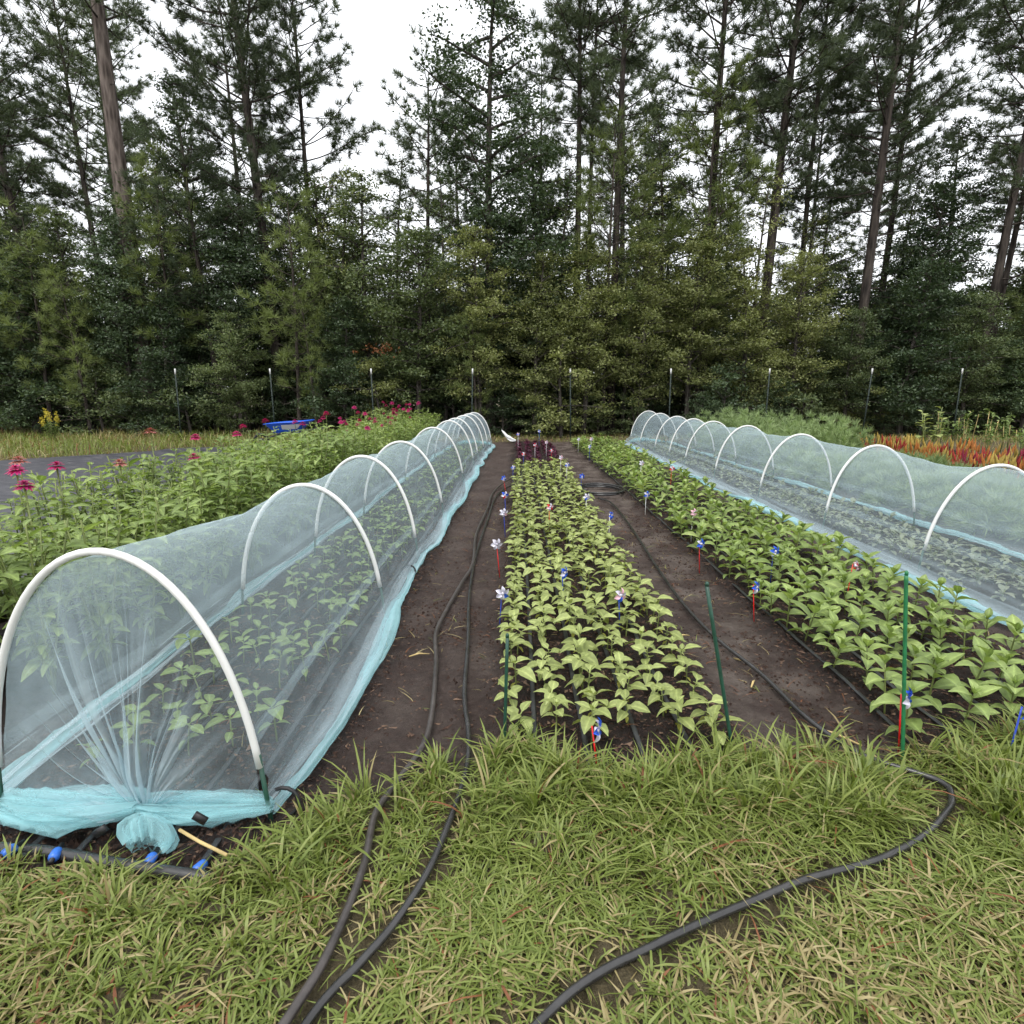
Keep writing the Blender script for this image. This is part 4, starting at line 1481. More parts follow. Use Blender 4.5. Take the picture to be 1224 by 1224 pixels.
def pinwheel(x, y, h, cols, stick, facing, lean, label, spin=0, sz=1.0):
    z = G0(x, y)
    e = empty('pinwheel', (x, y, z), 0)
    top = np.array([lean, 0, h + .012])
    st = MB(); st.add(*tube([[0, 0, -.05], top], .0062 * sz, 8)); st.obj('stick', M['stick_' + stick], e)
    n = len(cols)
    base = Matrix.Translation((lean, 0, h)) @ Matrix.Rotation(facing, 4, 'Z') @ Matrix.Translation((0, -.018, 0))
    for i, c in enumerate(cols):
        o = bpy.data.objects.new('vane', part_mesh('pw_' + c)); COL.objects.link(o); o.parent = e
        o.matrix_basis = base @ Matrix.Rotation(2 * PI * i / n + spin, 4, 'Y') @ Matrix.Rotation(PI / 2, 4, 'X') @ Matrix.Rotation(R(18), 4, 'Y') @ Matrix.Scale(sz, 4)
    o = bpy.data.objects.new('hub', part_mesh('pw_hub')); COL.objects.link(o); o.parent = e; o.matrix_basis = base
    return tag(e, label, 'pinwheel', 'patriotic pinwheels')


B_, W_, R_ = 'b', 'w', 'r'
PW = [
    (.335, 2.05, .19, 'bwbwbw', 'red', 1.25, -.035, 'nearest pinwheel, blue stars on a red stick at the grass edge', .8, 1.0),
    (.345, 3.90, .24, 'bwbbwb', 'blue', .9, -.02, 'blue pinwheel on a blue stick in the middle of the sunflower bed', .3, .95),
    (-.11, 3.55, .24, 'wwbwww', 'blue', .2, .02, 'white pinwheel on a blue stick at the left edge of the sunflower bed', 0, .95),
    (-.13, 4.60, .30, 'wwwwww', 'red', .1, -.03, 'white pinwheel on a leaning red stick over the left path', .4, 1.0),
    (.66, 3.42, .22, 'pwpbpw', 'blue', .5, -.02, 'pink and white pinwheel at the right side of the sunflower bed', .2, .95),
    (1.58, 3.60, .24, 'bwbwbb', 'red', .7, -.03, 'blue pinwheel on a red stick at the left edge of the zinnia bed', .6, .95),
    (1.56, 4.70, .26, 'bbwbbw', 'red', .4, -.02, 'small blue pinwheel further back on the zinnia bed edge', .1, .9),
    (1.99, 4.32, .28, 'bbbwbb', 'blue', .3, 0, 'blue pinwheel standing inside the zinnia bed', .7, .9),
    (1.63, 2.20, .27, 'bwbwwb', 'red', .8, -.03, 'blue and white pinwheel beside the notched green stake', .5, 1.0),
    (2.03, 2.14, .25, 'bbbbbb', 'blue', .6, .02, 'dark blue pinwheel at the lower right picture edge', .2, 1.0),
    (2.25, 3.75, .32, 'wprwpr', 'red', 1.4, .02, 'white and red pinwheel seen edge on deep in the zinnia bed', .2, .8),
    (1.60, 7.0, .26, 'bwbwbw', 'white', .3, 0, 'blue white pinwheel at the far middle of the zinnia bed edge', 0, .9),
    (1.75, 5.6, .30, 'pwpppp', 'white', .3, 0, 'pink pinwheel among the zinnias halfway along', 0, .85),
    (-.12, 6.95, .26, 'wbwrwb', 'blue', .2, -.02, 'white and blue pinwheel left of the sunflower rows, halfway back', .3, .95),
    (-.11, 5.95, .27, 'wwpwww', 'blue', .1, -.02, 'white pinwheel left of the sunflower rows behind the red stick one', .1, .95),
    (.86, 6.95, .25, 'wwwbww', 'white', .2, 0, 'white pinwheel right of the sunflower rows beside the hose coil', .5, .95),
    (.97, 5.85, .25, 'bwbbbb', 'white', .9, 0, 'blue pinwheel on a white stick right of the sunflower rows', .4, .95),
    (.36, 6.1, .26, 'wprwpr', 'red', .3, 0, 'pink white pinwheel in the middle of the sunflower rows', .2, .85),
    (.97, 8.5, .26, 'bbbwbb', 'blue', .3, 0, 'blue pinwheel right of the sunflowers past the hose coil', .1, .9),
    (.84, 9.5, .26, 'wbwwbw', 'white', .3, 0, 'white blue pinwheel near the far right corner of the sunflowers', .3, .9),
    (.80, 10.3, .30, 'pwppww', 'white', .2, 0, 'pale pink pinwheel near the far end of the sunflowers', .3, .9),
    (-.13, 8.4, .26, 'bwbwbb', 'red', .5, -.06, 'blue pinwheel on a leaning red stick where the hoses bend', .3, .9),
    (-.05, 9.5, .26, 'wbwwbw', 'blue', .3, 0, 'white blue pinwheel at the far left of the sunflowers', .6, .85),
    (.14, 11.0, .30, 'prwprw', 'blue', .3, 0, 'red pink pinwheel before the purple seedlings', .6, .85),
    (.40, 12.2, .36, 'wrwrwr', 'white', .2, 0, 'white and red pinwheel among the purple seedlings', .6, .85),
    (.68, 13.0, .36, 'wpwpwp', 'white', .2, 0, 'pale pinwheel at the right of the purple seedlings', .1, .85),
    (.75, 12.2, .26, 'rwrwrw', 'red', .2, 0, 'red pinwheel at the front right of the purple seedlings', .5, .85),
    (.05, 14.6, .42, 'wbpwbp', 'white', .2, 0, 'tall pinwheel at the far left corner of the middle bed', .5, .9),
    (.62, 15.6, .44, 'wbwbwb', 'blue', .2, 0, 'tall blue white pinwheel at the far end of the middle bed', .5, .9),
    (1.55, 14.4, .34, 'wwwwww', 'white', .2, 0, 'white pinwheel at the far left corner of the zinnia bed', .5, .95),
    (1.80, 13.9, .36, 'wwpwwp', 'white', .2, 0, 'larger white pinwheel at the far end of the zinnia bed', .2, 1.0),
    (1.60, 12.6, .32, 'bwwbww', 'blue', .2, 0, 'blue white pinwheel near the far left zinnia edge', .2, .9),
    (2.0, 9.2, .36, 'wwpwww', 'white', .2, 0, 'white pinwheel in the far middle of the zinnia bed', .2, .95),
    (2.3, 8.5, .36, 'prwprw', 'red', .2, 0, 'reddish pinwheel in the far middle of the zinnia bed', .2, .9),
]
for a in PW:
    pinwheel(a[0], a[1], a[2], a[3], a[4], a[5], a[6], a[7], a[8], a[9] * .56)

# white crumpled cloth at the far end of the left tunnel
nu, nv = 30, 60
U, A = np.meshgrid(np.linspace(0, 1, nu), np.linspace(0, 2 * PI, nv, endpoint=False), indexing='ij')
rr = (.015 + .065 * np.sin(PI * np.clip(U, 0.02, .98)) ** .8) * (1 + .3 * N2(A * 2, U * 5) * np.sin(A / 2) + .2 * N3(np.cos(A) * 3 + 5, U * 9))
V = np.stack([-.42 + .42 * U + .3 * rr * np.cos(A), 17.3 + rr * np.cos(A), np.maximum(.03, .30 * (1 - U) ** 2.0 + .07 + rr * .8 * np.sin(A))], -1)
mb = MB(); mb.add(V.reshape(-1, 3), [gridfaces(nu, nv, True)])
tag(mb.obj('cloth_heap', M['white_cloth']), 'white crumpled cloth heap beyond the far end of the left tunnel', 'cloth')

# blue wheelbarrow
wb = empty('wheelbarrow', (-5.85, 15.0, .05), R(8))
nu, nv = 9, 40
U, A = np.meshgrid(np.linspace(0, 1, nu), np.linspace(0, 2 * PI, nv, endpoint=False), indexing='ij')
ex, ey = .62 * (.55 + .45 * U), .36 * (.5 + .5 * U)
cs, sn = np.cos(A), np.sin(A)
V = np.stack([ex * np.sign(cs) * np.abs(cs) ** .7 - .06 * (1 - U), ey * np.sign(sn) * np.abs(sn) ** .7, .42 + .26 * U ** .8 + .05 * cs * U], -1)
mb = MB(); mb.add(V.reshape(-1, 3), [gridfaces(nu, nv, True)])
k0 = mb.n; mb.add(np.vstack([V[0], [V[0].mean(0)]]), [np.stack([np.arange(nv), (np.arange(nv) + 1) % nv, np.full(nv, nv)], 1)])
tray = mb.obj('tray', M['blue_paint'], wb)
tray.modifiers.new('thick', 'SOLIDIFY').thickness = .012
rim = np.vstack([V[-1], V[-1][:1]])
mb = MB(); mb.add(*tube(rim, .012, 6, False)); mb.obj('rim', M['blue_paint'], wb)
th = np.linspace(-.35, .35, 8)
Vs = []
for zz in (.25, .75):
    for q in th:
        i_ = -PI / 2 + .25 + q
        c_, s_ = math.cos(i_), math.sin(i_)
        ex_, ey_ = .62 * (.55 + .45 * zz) + .012, .36 * (.5 + .5 * zz) + .022
        Vs.append((ex_ * np.sign(c_) * abs(c_) ** .7 - .06 * (1 - zz), ey_ * np.sign(s_) * abs(s_) ** .7, .42 + .26 * zz ** .8 + .05 * c_ * zz))
mb = MB(); mb.add(Vs, [gridfaces(2, 8)])
mb.obj('sticker', M['white_tip'], tray)
a = np.linspace(0, 2 * PI, 24, endpoint=True)
wh = np.stack([-.72 + .17 * np.cos(a), 0 * a, .20 + .17 * np.sin(a)], -1)
mb = MB(); mb.add(*tube(wh, .035, 8, False)); tire = mb.obj('wheel', M['black'], wb)
mb = MB(); mb.add(*tube([[-.72, -.05, .2], [-.72, .05, .2]], .07, 12)); mb.obj('hub', M['steel'], tire)
for s_ in (-1, 1):
    mb = MB(); mb.add(*tube([[-.72, .06 * s_, .2], [-.2, .2 * s_, .40], [.9, .30 * s_, .52]], .018, 8)); mb.obj('handle', M['steel'], wb)
    mb = MB(); mb.add(*tube([[.3, .24 * s_, .44], [.36, .26 * s_, 0.0], [.46, .26 * s_, 0.0]], .015, 8)); mb.obj('leg', M['steel'], wb)
tag(wb, 'blue wheelbarrow with a white sticker parked beyond the left flower bed', 'wheelbarrow')

# ------------------------------------------------------------------ fence posts
def post(x, y, h, label):
    e = empty('fence_post', (x, y, 0))
    e.rotation_euler = (R(rg.uniform(-1.5, 1.5)), R(rg.uniform(-1.5, 1.5)), R(rg.uniform(-8, 8)))
    mb = MB(); mb.add(*box(-.020, .020, -.004, .004, -.3, h - .17)); mb.add(*box(-.004, .004, .0045, .038, -.3, h - .17)); mb.obj('shaft', M['post'], e)
    mb = MB(); mb.add(*box(-.022, .022, -.006, .006, h - .169, h)); mb.add(*box(-.005, .005, .0065, .040, h - .169, h)); mb.obj('tip', M['white_tip'], e)
    for k in range(6):
        z = .3 + k * .26
        mb = MB(); mb.add(*box(-.012, .012, -.013, -.0045, z, z + .03)); mb.obj('stud', M['post'], e)
    tag(e, label, 'fence post', 'fence posts along the wood')


PX = [-10.43, -7.48, -4.4, -1.38, 1.69, 4.72, 7.67, 10.68, 13.47]
PL = ['third', 'fourth', 'fifth', 'sixth', 'seventh', 'eighth', 'ninth', 'tenth', 'eleventh']
for i, x in enumerate(PX):
    post(x, 18.0, 2.18, PL[i] + ' white tipped green fence post from the left' if i < 8 else 'rightmost white tipped green fence post against the trees')
post(-17.06, 23.0 - 2, 2.42, 'second white tipped fence post from the left, above the yellow weed')
post(-19.5, 23.5, 2.5, 'leftmost and farthest white tipped fence post')

# ------------------------------------------------------------------ trees
def pine_meshes(seed, H, r0, crown0, Lmax, dens=1.0, mat='pine_needle', lean=(0, 0), wob=.25, tuft=.30, dead=4, needles=36, ftop=.25):
    r = np.random.RandomState(seed)
    t = np.linspace(0, 1, 16)
    P = np.stack([lean[0] * t + wob * .5 * np.sin(t * 3.1 + r.rand() * 6) * t, lean[1] * t + wob * .5 * np.sin(t * 2.5 + r.rand() * 6) * t, H * t - .15], -1)
    rad = r0 * (1 - t) ** .75 * .85 + r0 * .10
    rad[0] *= 1.25
    tr = MB(); tr.add(*tube(P, rad, 12))
    cr = MB()
    C = []; A = []

    def at(z):
        return np.array([np.interp(z, P[:, 2], P[:, k]) for k in range(3)])
    z = crown0
    while z < H - .3:
        f = (z - crown0) / (H - crown0)
        prof = (min(1, .45 + f * 1.8)) * (1 - f) ** .55 + ftop * f
        nb = r.randint(2, 5)
        a0 = r.uniform(0, 6.28)
        for k in range(nb):
            if r.rand() > dens: continue
            L = Lmax * prof * r.uniform(.55, 1.1)
            az = a0 + k * 6.28 / nb + r.uniform(-.5, .5)
            el = R(r.uniform(-8, 22) + 30 * f)
            p0 = at(z + r.uniform(-.15, .15))
            d = np.array([math.cos(az) * math.cos(el), math.sin(az) * math.cos(el), math.sin(el)])
            u = np.linspace(0, 1, 6)
            br = p0 + d * (L * u)[:, None] + np.array([0, 0, 1]) * (.16 * L * u ** 2.2)[:, None] + .06 * L * np.cumsum(r.randn(6, 3) * .3, 0) * u[:, None]
            cr.add(*tube(br, r0 * .15 * (1 - .8 * u) * (L / Lmax) ** .5 + .006, 5, False), 1)
            ns = max(3, int(L * 3.6))
            for q in range(ns):
                uu = .28 + .72 * (q + r.rand()) / ns
                b0 = np.array([np.interp(uu, u, br[:, k2]) for k2 in range(3)])
                sd = 1 if q % 2 else -1
                a2 = az + sd * r.uniform(.35, 1.15)
                l2 = (.22 + .34 * L * (1.05 - uu)) * r.uniform(.6, 1.1)
                d2 = np.array([math.cos(a2), math.sin(a2), r.uniform(-.05, .55)]); d2 /= np.linalg.norm(d2)
                e2 = b0 + d2 * l2
                cr.add(*tube([b0, (b0 + e2) / 2 + [0, 0, .02], e2], [.012, .008, .005], 3, False), 1)
                nt_ = max(1, int(l2 / .17))
                for w in range(nt_):
                    fr = 1 - w * .17 / l2 * r.uniform(.8, 1.1)
                    C.append(b0 + d2 * l2 * fr + r.randn(3) * .05); A.append(d2 * .7 + np.array([0, 0, .5]))
            C.append(br[-1]); A.append(d + np.array([0, 0, .5]))
        z += r.uniform(.36, .56)
    for k in range(dead):   # bare dead limbs under the crown
        z = crown0 * r.uniform(.45, .98); az = r.uniform(0, 6.28); L = r.uniform(.5, 1.6)
        p0 = at(z)
        d = np.array([math.cos(az), math.sin(az), r.uniform(-.1, .3)])
        u = np.linspace(0, 1, 5)
        cr.add(*tube(p0 + d * (L * u)[:, None] + r.randn(5, 3) * .05 * u[:, None], .03 * (1 - .8 * u), 4, False), 1)
    C = np.array(C); A = np.array(A)
    cr.add(*tuft_tris(C, A, needles, tuft, .019, .75, r), 0)
    return tr.mesh('trunk', [M['bark_pine']]), cr.mesh('crown', [M[mat], M['bark_pine']], False)


def leaf_quads(C, m, rad, size, r, flat=.6, up=.5):
    n = len(C)
    O = r.randn(n, m, 3) * np.array([rad, rad, rad * flat]) * .55
    P = (C[:, None, :] + O).reshape(-1, 3)
    k = len(P)
    Nn = r.randn(k, 3) * .75 + np.array([0, -.15, up * 1.6]); Nn /= np.linalg.norm(Nn, axis=1)[:, None]
    D = np.cross(Nn, r.randn(k, 3)); D /= np.linalg.norm(D, axis=1)[:, None] + 1e-9
    S = np.cross(Nn, D)
    L = size * r.uniform(.7, 1.25, (k, 1)); W = L * r.uniform(.42, .62, (k, 1))
    V = np.stack([P - D * L * .5, P + S * W * .5 + D * L * .08 - Nn * L * .06, P + D * L * .5, P - S * W * .5 + D * L * .08 - Nn * L * .06], 1).reshape(-1, 3)
    return V, [np.arange(k * 4).reshape(-1, 4)]


def broad_meshes(seed, H, r0, c0, rad, limbs, mat, per=26, size=.12, shape='oval', lean=(0, 0), crad=.42, tw=3.0):
    r = np.random.RandomState(seed)
    t = np.linspace(0, 1, 12)
    P = np.stack([lean[0] * t + .25 * np.sin(t * 3 + r.rand() * 6) * t, lean[1] * t + .25 * np.sin(t * 2.4 + r.rand() * 6) * t, H * .96 * t - .1], -1)
    tr = MB(); tr.add(*tube(P, r0 * (1 - t) ** .8 * .9 + .014, 9))
    cr = MB(); C = []
    for k in range(limbs):
        f = (k + r.rand()) / limbs
        z = c0 + (H - c0) * f * .97
        pr = np.sin(PI * (.18 + .80 * f)) ** .7 if shape == 'oval' else (1 - f) ** .6 + .12
        L = rad * pr * r.uniform(.6, 1.15)
        az = k * 2.4 + r.uniform(-.5, .5); el = R(r.uniform(5, 45))
        p0 = np.array([np.interp(z - .25 * L, P[:, 2], P[:, i]) for i in range(3)])
        d = np.array([math.cos(az) * math.cos(el), math.sin(az) * math.cos(el), math.sin(el) * .8])
        u = np.linspace(0, 1, 5)
        br = p0 + d * (L * u)[:, None] + np.cumsum(r.randn(5, 3) * .05, 0) * L * .5 * u[:, None] - np.array([0, 0, .10]) * (L * u ** 2)[:, None]
        cr.add(*tube(br, r0 * .28 * (1 - .85 * u) + .006, 5, False), 1)
        nt_ = max(2, int(L * tw))
        for q in range(nt_):
            uu = .22 + .78 * (q + r.rand()) / nt_
            b0 = np.array([np.interp(uu, u, br[:, i]) for i in range(3)])
            d2 = r.randn(3); d2[2] = d2[2] * .5 + .15; d2 /= np.linalg.norm(d2)
            l2 = r.uniform(.25, .75) * (.6 + .25 * L)
            e2 = b0 + d2 * l2
            cr.add(*tube([b0, e2], [.010, .004], 3, False), 1)
            C.append(e2); C.append(b0 + d2 * l2 * .5)
    C = np.array(C)
    cr.add(*leaf_quads(C, int(per * 1.4), crad, size * .83, r, .42, .75), 0)
    return tr.mesh('trunk', [M['bark']]), cr.mesh('crown', [M[mat], M['bark']], False)


def tree(meshes, x, y, rz, s, label, name, cat='tree', group=None, extra=None, sz=None):
    e = empty(name, (x, y, 0), rz)
    e.scale = (s, s, sz or s)
    for nm, me in zip(('trunk', 'crown'), meshes):
        o = bpy.data.objects.new(nm, me); COL.objects.link(o); o.parent = e
    return tag(e, label, cat, group)


# tall pines, each where its trunk stands (x, y, height, radius, crown start, reach, density)
PINES = [
    (-12.85, 20.6, 22, .34, 13.5, 2.6, .75, (-.2, 0), 'thickest pine trunk wrapped in vines, on the left of the wood'),
    (-8.6, 21.5, 19, .22, 7.0, 3.2, .95, (-.6, 0), 'tall dense pine left of the big sky gap'),
    (-7.9, 23.5, 17, .14, 6.5, 2.7, .85, (.1, 0), 'slender pine close behind the dense left pine'),
    (-10.4, 20.8, 10, .13, 5.2, 2.0, .8, (-.5, 0), 'leaning short pine between the two big left pines'),
    (2.2, 22.0, 18, .15, 10.2, 2.5, .6, (-.2, 0), 'slim pine with a forked top at the centre of the wood'),
    (2.75, 23.0, 17, .12, 10.5, 2.0, .5, (0, 0), 'thinnest straight pine beside the forked centre pine'),
    (3.5, 21.6, 20, .16, 9.3, 2.6, .6, (0, 0), 'straight bare pine trunk right of the forked centre pine'),
    (7.0, 22.5, 19, .20, 8.4, 3.0, .8, (.1, 0), 'pine with clumped crown right of the picture centre'),
    (8.75, 21.8, 20, .21, 8.2, 2.8, .7, (.7, 0), 'pine leaning right with open sky beside its trunk'),
    (10.6, 22.8, 18, .13, 7.2, 2.4, .7, (0, 0), 'slender pine with low clumps left of the clear tall pine'),
    (11.9, 21.0, 20, .19, 8.0, 3.0, .62, (.5, .2), 'clear tall pine with bare dark trunk against the right sky gap'),
    (16.6, 21.5, 20, .18, 8.3, 3.0, .7, (.8, 0), 'right hand pine leaning toward the picture edge'),
    (17.6, 22.6, 18, .13, 8.0, 2.4, .7, (.9, 0), 'thin leaning pine behind the right hand pine'),
    (18.9, 21.3, 19, .15, 7.5, 2.8, .8, (.6, 0), 'last pine at the right picture edge'),
    (-16.9, 21.6, 17, .18, 5.5, 2.3, 1.0, (-1.2, 0), 'dense leaning pine at the left picture edge'),
    (-15.6, 23.2, 16, .14, 6.0, 2.5, .9, (-.6, 0), 'dark pine behind the vine wrapped trunk'),
    (-3.4, 22.8, 12.6, .13, 6.8, 2.3, .95, (.2, 0), 'smaller pine whose top stands in the big sky gap'),
    (13.9, 23.5, 18, .15, 9.0, 2.6, .7, (.3, 0), 'pine between the clear tall pine and the right hand pines'),
    (-20.5, 22.5, 18, .2, 6, 3.0, .9, (0, 0), 'tall pine just outside the left picture edge'),
    (22.0, 22.5, 18, .2, 7, 3.0, .9, (0, 0), 'tall pine just outside the right picture edge'),
]
PM = []
for i, (x, y, H, r0, c0, L, dn, ln, lab) in enumerate(PINES):
    me = pine_meshes(1000 + i, H, r0, c0 - .6, L * 1.18, min(1, dn + (.26 if x < 1 else .16)), 'pine_needle', ln)
    PM.append(me)
    if i == 0:
        me[0].materials[0] = M['bark_pale']
    t = tree(me, x, y, 0, 1, lab, 'pine_tree')
    if i == 0:   # vine on the thick trunk
        r_ = np.random.RandomState(4)
        a = r_.uniform(0, 6.28, 90); z = r_.uniform(1, 8.6, 90)
        C = np.stack([.38 * np.cos(a) - .2 * z / 19, .38 * np.sin(a), z], -1)
        mb = MB(); mb.add(*leaf_quads(C, 16, .42, .13, r_))
        mb.obj('vine', M['leaf_dark'], t)
    if i == 2:
        r_ = np.random.RandomState(5)
        C = np.array([.9, -1.2, 8.6]) + r_.randn(12, 3) * np.array([.35, .2, .13])
        mb = MB(); mb.add(*tuft_tris(C, np.tile([0, 0, -.3], (12, 1)), 14, .22, .02, .7, r_))
        o = mb.obj('dead_foliage', M['leaf_dead'], t); o['label'] = 'clump of orange dead needles'
# younger pines with brighter needles
YP = [pine_meshes(1100 + i, (7.5, 6.2, 8.6)[i], .08, (1.6, 1.2, 3.0)[i], (1.7, 1.6, 1.8)[i], 1.0, 'young_needle', (.2, 0), .2, .30, 2, 34, .15) for i in range(3)]
for i, (k, x, y, s, lab) in enumerate([
        (2, -11.6, 20.0, 1.0, 'bright young pine right of the vine wrapped trunk'),
        (0, -7.3, 19.6, 1.0, 'bright young pine between the left pines, low in the wood'),
        (1, -6.6, 19.2, .72, 'low bright young pine above the blue wheelbarrow'),
        (1, -1.3, 19.3, .62, 'small bright young pine behind the sixth fence post'),
        (2, 3.0, 20.4, 1.12, 'bright young pine left of the straight bare trunk'),
        (2, 6.3, 20.8, 1.3, 'tall bright young pine right of the picture centre'),
        (0, -15.9, 19.8, .95, 'bright young pine at the left picture edge'),
        (1, -14.2, 19.3, .8, 'low bright young pine below the vine wrapped trunk'),
        (0, 17.8, 20.3, .85, 'bright young pine at the right picture edge')]):
    tree(YP[k], x, y, i * 1.3, s, lab, 'young_pine')

BL = {
    'gum': broad_meshes(1200, 15.5, .20, 3.0, 2.7, 44, 'leaf_dark', 34, .16, 'oval', (.2, 0), .42),
    'oak_a': broad_meshes(1201, 8.6, .12, 1.9, 2.1, 44, 'leaf_oak', 36, .14, 'oval', (0, 0), .36),
    'oak_b': broad_meshes(1202, 8.0, .11, 1.7, 2.0, 40, 'leaf_oak', 36, .135, 'oval', (.4, 0), .36),
    'mid_a': broad_meshes(1203, 7.0, .11, 1.7, 2.0, 40, 'leaf_mid', 38, .14, 'oval', (0, 0), .36),
    'mid_b': broad_meshes(1204, 9.5, .13, 2.0, 2.2, 42, 'leaf_mid', 36, .14, 'oval', (-.3, 0), .38),
    'dark_a': broad_meshes(1205, 6.2, .11, 1.1, 1.9, 44, 'leaf_dark', 38, .14, 'cone', (0, 0), .36),
    'thin_a': broad_meshes(1207, 9.0, .08, 2.2, 1.7, 22, 'leaf_oak', 16, .13, 'oval', (.3, 0), .34),
    'thin_b': broad_meshes(1208, 10.0, .09, 3.0, 1.8, 24, 'leaf_mid', 16, .13, 'oval', (-.3, 0), .36),
    'dark_b': broad_meshes(1206, 9.0, .13, 3.0, 2.1, 40, 'leaf_dark', 36, .145, 'oval', (0, 0), .40),
}
FT = [
    ('gum', -.9, 20.8, 1.0, 'tall dark sweetgum right of the big sky gap'),
    ('dark_b', .9, 22.2, 1.15, 'dark leafy tree behind the centre sweetgum'),
    ('oak_a', -1.2, 19.6, .78, 'yellow green oak below the sweetgum'),
    ('oak_b', .6, 19.5, .74, 'yellow green oak right of the sweetgum foot'),
    ('oak_a', 2.3, 19.9, .76, 'bright oak at the centre of the wood edge'),
    ('oak_b', 4.2, 20.0, .78, 'tall bright oak right of the centre'),
    ('oak_a', 5.9, 20.2, .80, 'tallest bright oak below the clumped pine'),
    ('oak_b', 7.8, 20.2, .78, 'bright oak below the pine leaning right'),
    ('oak_a', 9.4, 20.0, .70, 'bright oak left of the clear tall pine'),
    ('mid_a', 11.0, 19.6, .60, 'green bushy tree at the foot of the clear tall pine'),
    ('dark_a', 13.0, 19.8, .90, 'rounded dark green tree on the right of the wood edge'),
    ('dark_b', 14.6, 22.0, .95, 'dark leafy tree rising behind the rounded right tree'),
    ('mid_a', 15.2, 20.0, .68, 'low green tree below the right hand pine'),
    ('dark_a', 17.3, 20.0, .82, 'dark bushy tree near the right picture edge'),
    ('mid_b', 19.5, 20.4, .8, 'green tree at the right end of the wood edge'),
    ('thin_a', 3.9, 21.4, 1.0, 'thin leafed sapling crown above the bright centre oak'),
    ('thin_b', 6.7, 21.3, .95, 'airy sapling below the clumped pine crown'),
    ('thin_a', 8.4, 21.2, .95, 'airy yellow sapling beside the pine leaning right'),
    ('thin_a', 9.9, 21.6, .85, 'small airy sapling left of the right sky gap'),
    ('thin_b', -2.6, 21.5, .9, 'airy sapling left of the sweetgum under the smaller pine'),
    ('thin_b', 1.6, 21.6, .95, 'airy sapling at the foot of the forked centre pine'),
    ('thin_b', 5.2, 21.9, 1.12, 'tall airy sapling left of the clumped pine'),
    ('thin_b', 14.0, 22.6, .9, 'airy sapling well right of the clear tall pine'),
    ('thin_b', -4.3, 22.2, 1.0, 'airy sapling below the big sky gap'),
    ('thin_a', -6.2, 21.0, 1.0, 'airy yellow sapling right of the dense left pine'),
    ('gum', 16.0, 23.0, .72, 'dark rounded gum among the right hand pines'),
    ('gum', -11.9, 22.5, .8, 'dark gum between the vine wrapped trunk and the dense left pine'),
    ('gum', 5.0, 23.5, .78, 'dark gum deep behind the centre pines'),
    ('thin_b', 11.4, 23.2, .98, 'airy sapling behind the clear tall pine, inside the right sky gap'),
    ('mid_a', -3.3, 19.7, .95, 'green bushy tree left of the sweetgum'),
    ('mid_b', -4.9, 20.6, .92, 'tall green tree below the smaller pine'),
    ('dark_a', -5.7, 19.6, .72, 'dark bushy tree behind the fifth fence post'),
    ('mid_b', -7.2, 21.6, .95, 'green tree between the dense left pines'),
    ('dark_b', -9.5, 20.6, .88, 'dark leafy tree in front of the leaning short pine'),
    ('mid_a', -9.2, 19.4, .58, 'low green tree behind the third fence post'),
    ('dark_a', -11.5, 19.5, .75, 'dark bushy tree under the bright young pine'),
    ('dark_b', -13.2, 20.2, .80, 'dark leafy tree at the foot of the vine wrapped trunk'),
    ('mid_b', -15.2, 20.8, .80, 'green tree on the left of the vine wrapped trunk'),
    ('dark_a', -16.8, 20.3, 1.0, 'dark bushy tree at the left picture edge'),
    ('mid_a', -18.5, 20.6, 1.1, 'green tree at the left end of the wood edge'),
]
for i, (k, x, y, s, lab) in enumerate(FT):
    t = tree(BL[k], x, y, i * 2.1, s, lab, 'broadleaf_tree')
    if 'tall green tree below the smaller' in lab:
        r_ = np.random.RandomState(6)
        C = np.array([.6, -1.9, 3.0]) + r_.randn(14, 3) * np.array([.35, .2, .12])
        q = Matrix.Rotation(-i * 2.1, 3, 'Z')
        C = C @ np.array(q).T
        mb = MB(); mb.add(*leaf_quads(C, 7, .2, .12, r_)); o = mb.obj('dead_foliage', M['leaf_dead'], t); o['label'] = 'sprig of orange dead leaves'

def between(x):
    names = ['third', 'fourth', 'fifth', 'sixth', 'seventh', 'eighth', 'ninth', 'tenth', 'rightmost']
    if x < PX[0]: return 'left of the third fence post'
    for a in range(8):
        if x < PX[a + 1]: return 'between the %s and %s fence posts' % (names[a], names[a + 1])
    return 'right of the rightmost fence post'


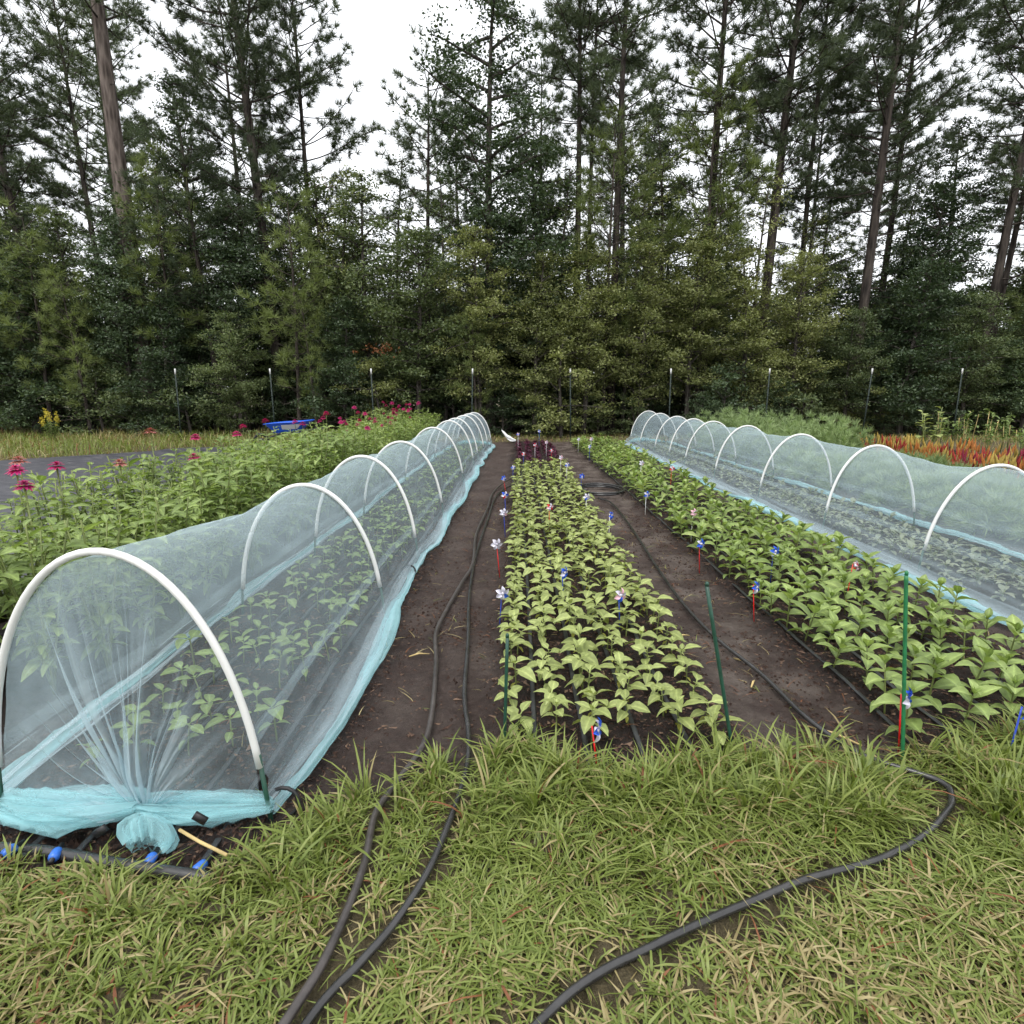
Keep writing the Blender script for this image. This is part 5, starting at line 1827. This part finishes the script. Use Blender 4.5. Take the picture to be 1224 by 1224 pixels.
# shrubs of the understorey along the fence
SH = [broad_meshes(1300, 2.4, .04, .15, 1.2, 17, 'leaf_dark', 36, .12, 'oval', (0, 0), .27),
      broad_meshes(1301, 2.0, .04, .12, 1.1, 15, 'leaf_mid', 36, .12, 'oval', (0, 0), .27),
      broad_meshes(1302, 2.8, .05, .2, 1.2, 17, 'leaf_oak', 34, .12, 'oval', (0, 0), .27)]
x = -21.0
i = 0
KN = ['dark green', 'mid green', 'yellow green']
while x < 21:
    k = rg.choice((0, 0, 0, 1, 1, 2))
    yy = 19.2 + rg.uniform(-.3, 2.2)
    s = rg.uniform(.45, 1.2)
    tree(SH[k], x, yy, rg.uniform(0, 6.28), s, KN[k] + ' shrub behind the fence, ' + between(x), 'shrub', 'shrub', KN[k] + ' shrubs behind the fence')
    x += rg.uniform(.85, 1.35); i += 1
# deeper wood
x = -30.0
while x < 30:
    k = rg.choice(('mid_b', 'dark_b', 'dark_a', 'mid_a'))
    tree(BL[k], x, rg.uniform(23.5, 27), rg.uniform(0, 6.28), rg.uniform(.75, 1.05), 'leafy tree deep in the wood, seen ' + between(x * .75), 'background_tree', 'tree', 'leafy trees deep in the wood')
    x += rg.uniform(1.2, 1.9)
for i in range(18):
    x = -34 + i * 4 + rg.uniform(-1.2, 1.2)
    if -10 < x < -3.4 or 14 < x < 18: continue
    tree(PM[rg.choice((1, 2, 7, 9, 10))], x, rg.uniform(26, 34), rg.uniform(0, 6.28), rg.uniform(.85, 1.0), 'pine far back in the wood, seen ' + between(x * .6), 'background_pine', 'tree', 'pines far back in the wood')
x = -34.0
while x < 34:
    tree(SH[rg.choice((0, 1))], x, rg.uniform(21.5, 30), rg.uniform(0, 6.28), rg.uniform(1.5, 2.4), 'dark shrub deep inside the wood, seen ' + between(x * .7), 'background_shrub', 'shrub', 'shrubs deep inside the wood')
    x += rg.uniform(.8, 1.2)
x = -46.0
while x < 46:
    tree(SH[rg.choice((0, 1))], x, rg.uniform(33, 44), rg.uniform(0, 6.28), rg.uniform(2.6, 3.6), 'dense thicket far behind the wood, seen ' + between(x * .48), 'background_thicket', 'shrub', 'thickets far behind the wood')
    x += rg.uniform(1.5, 2.1)
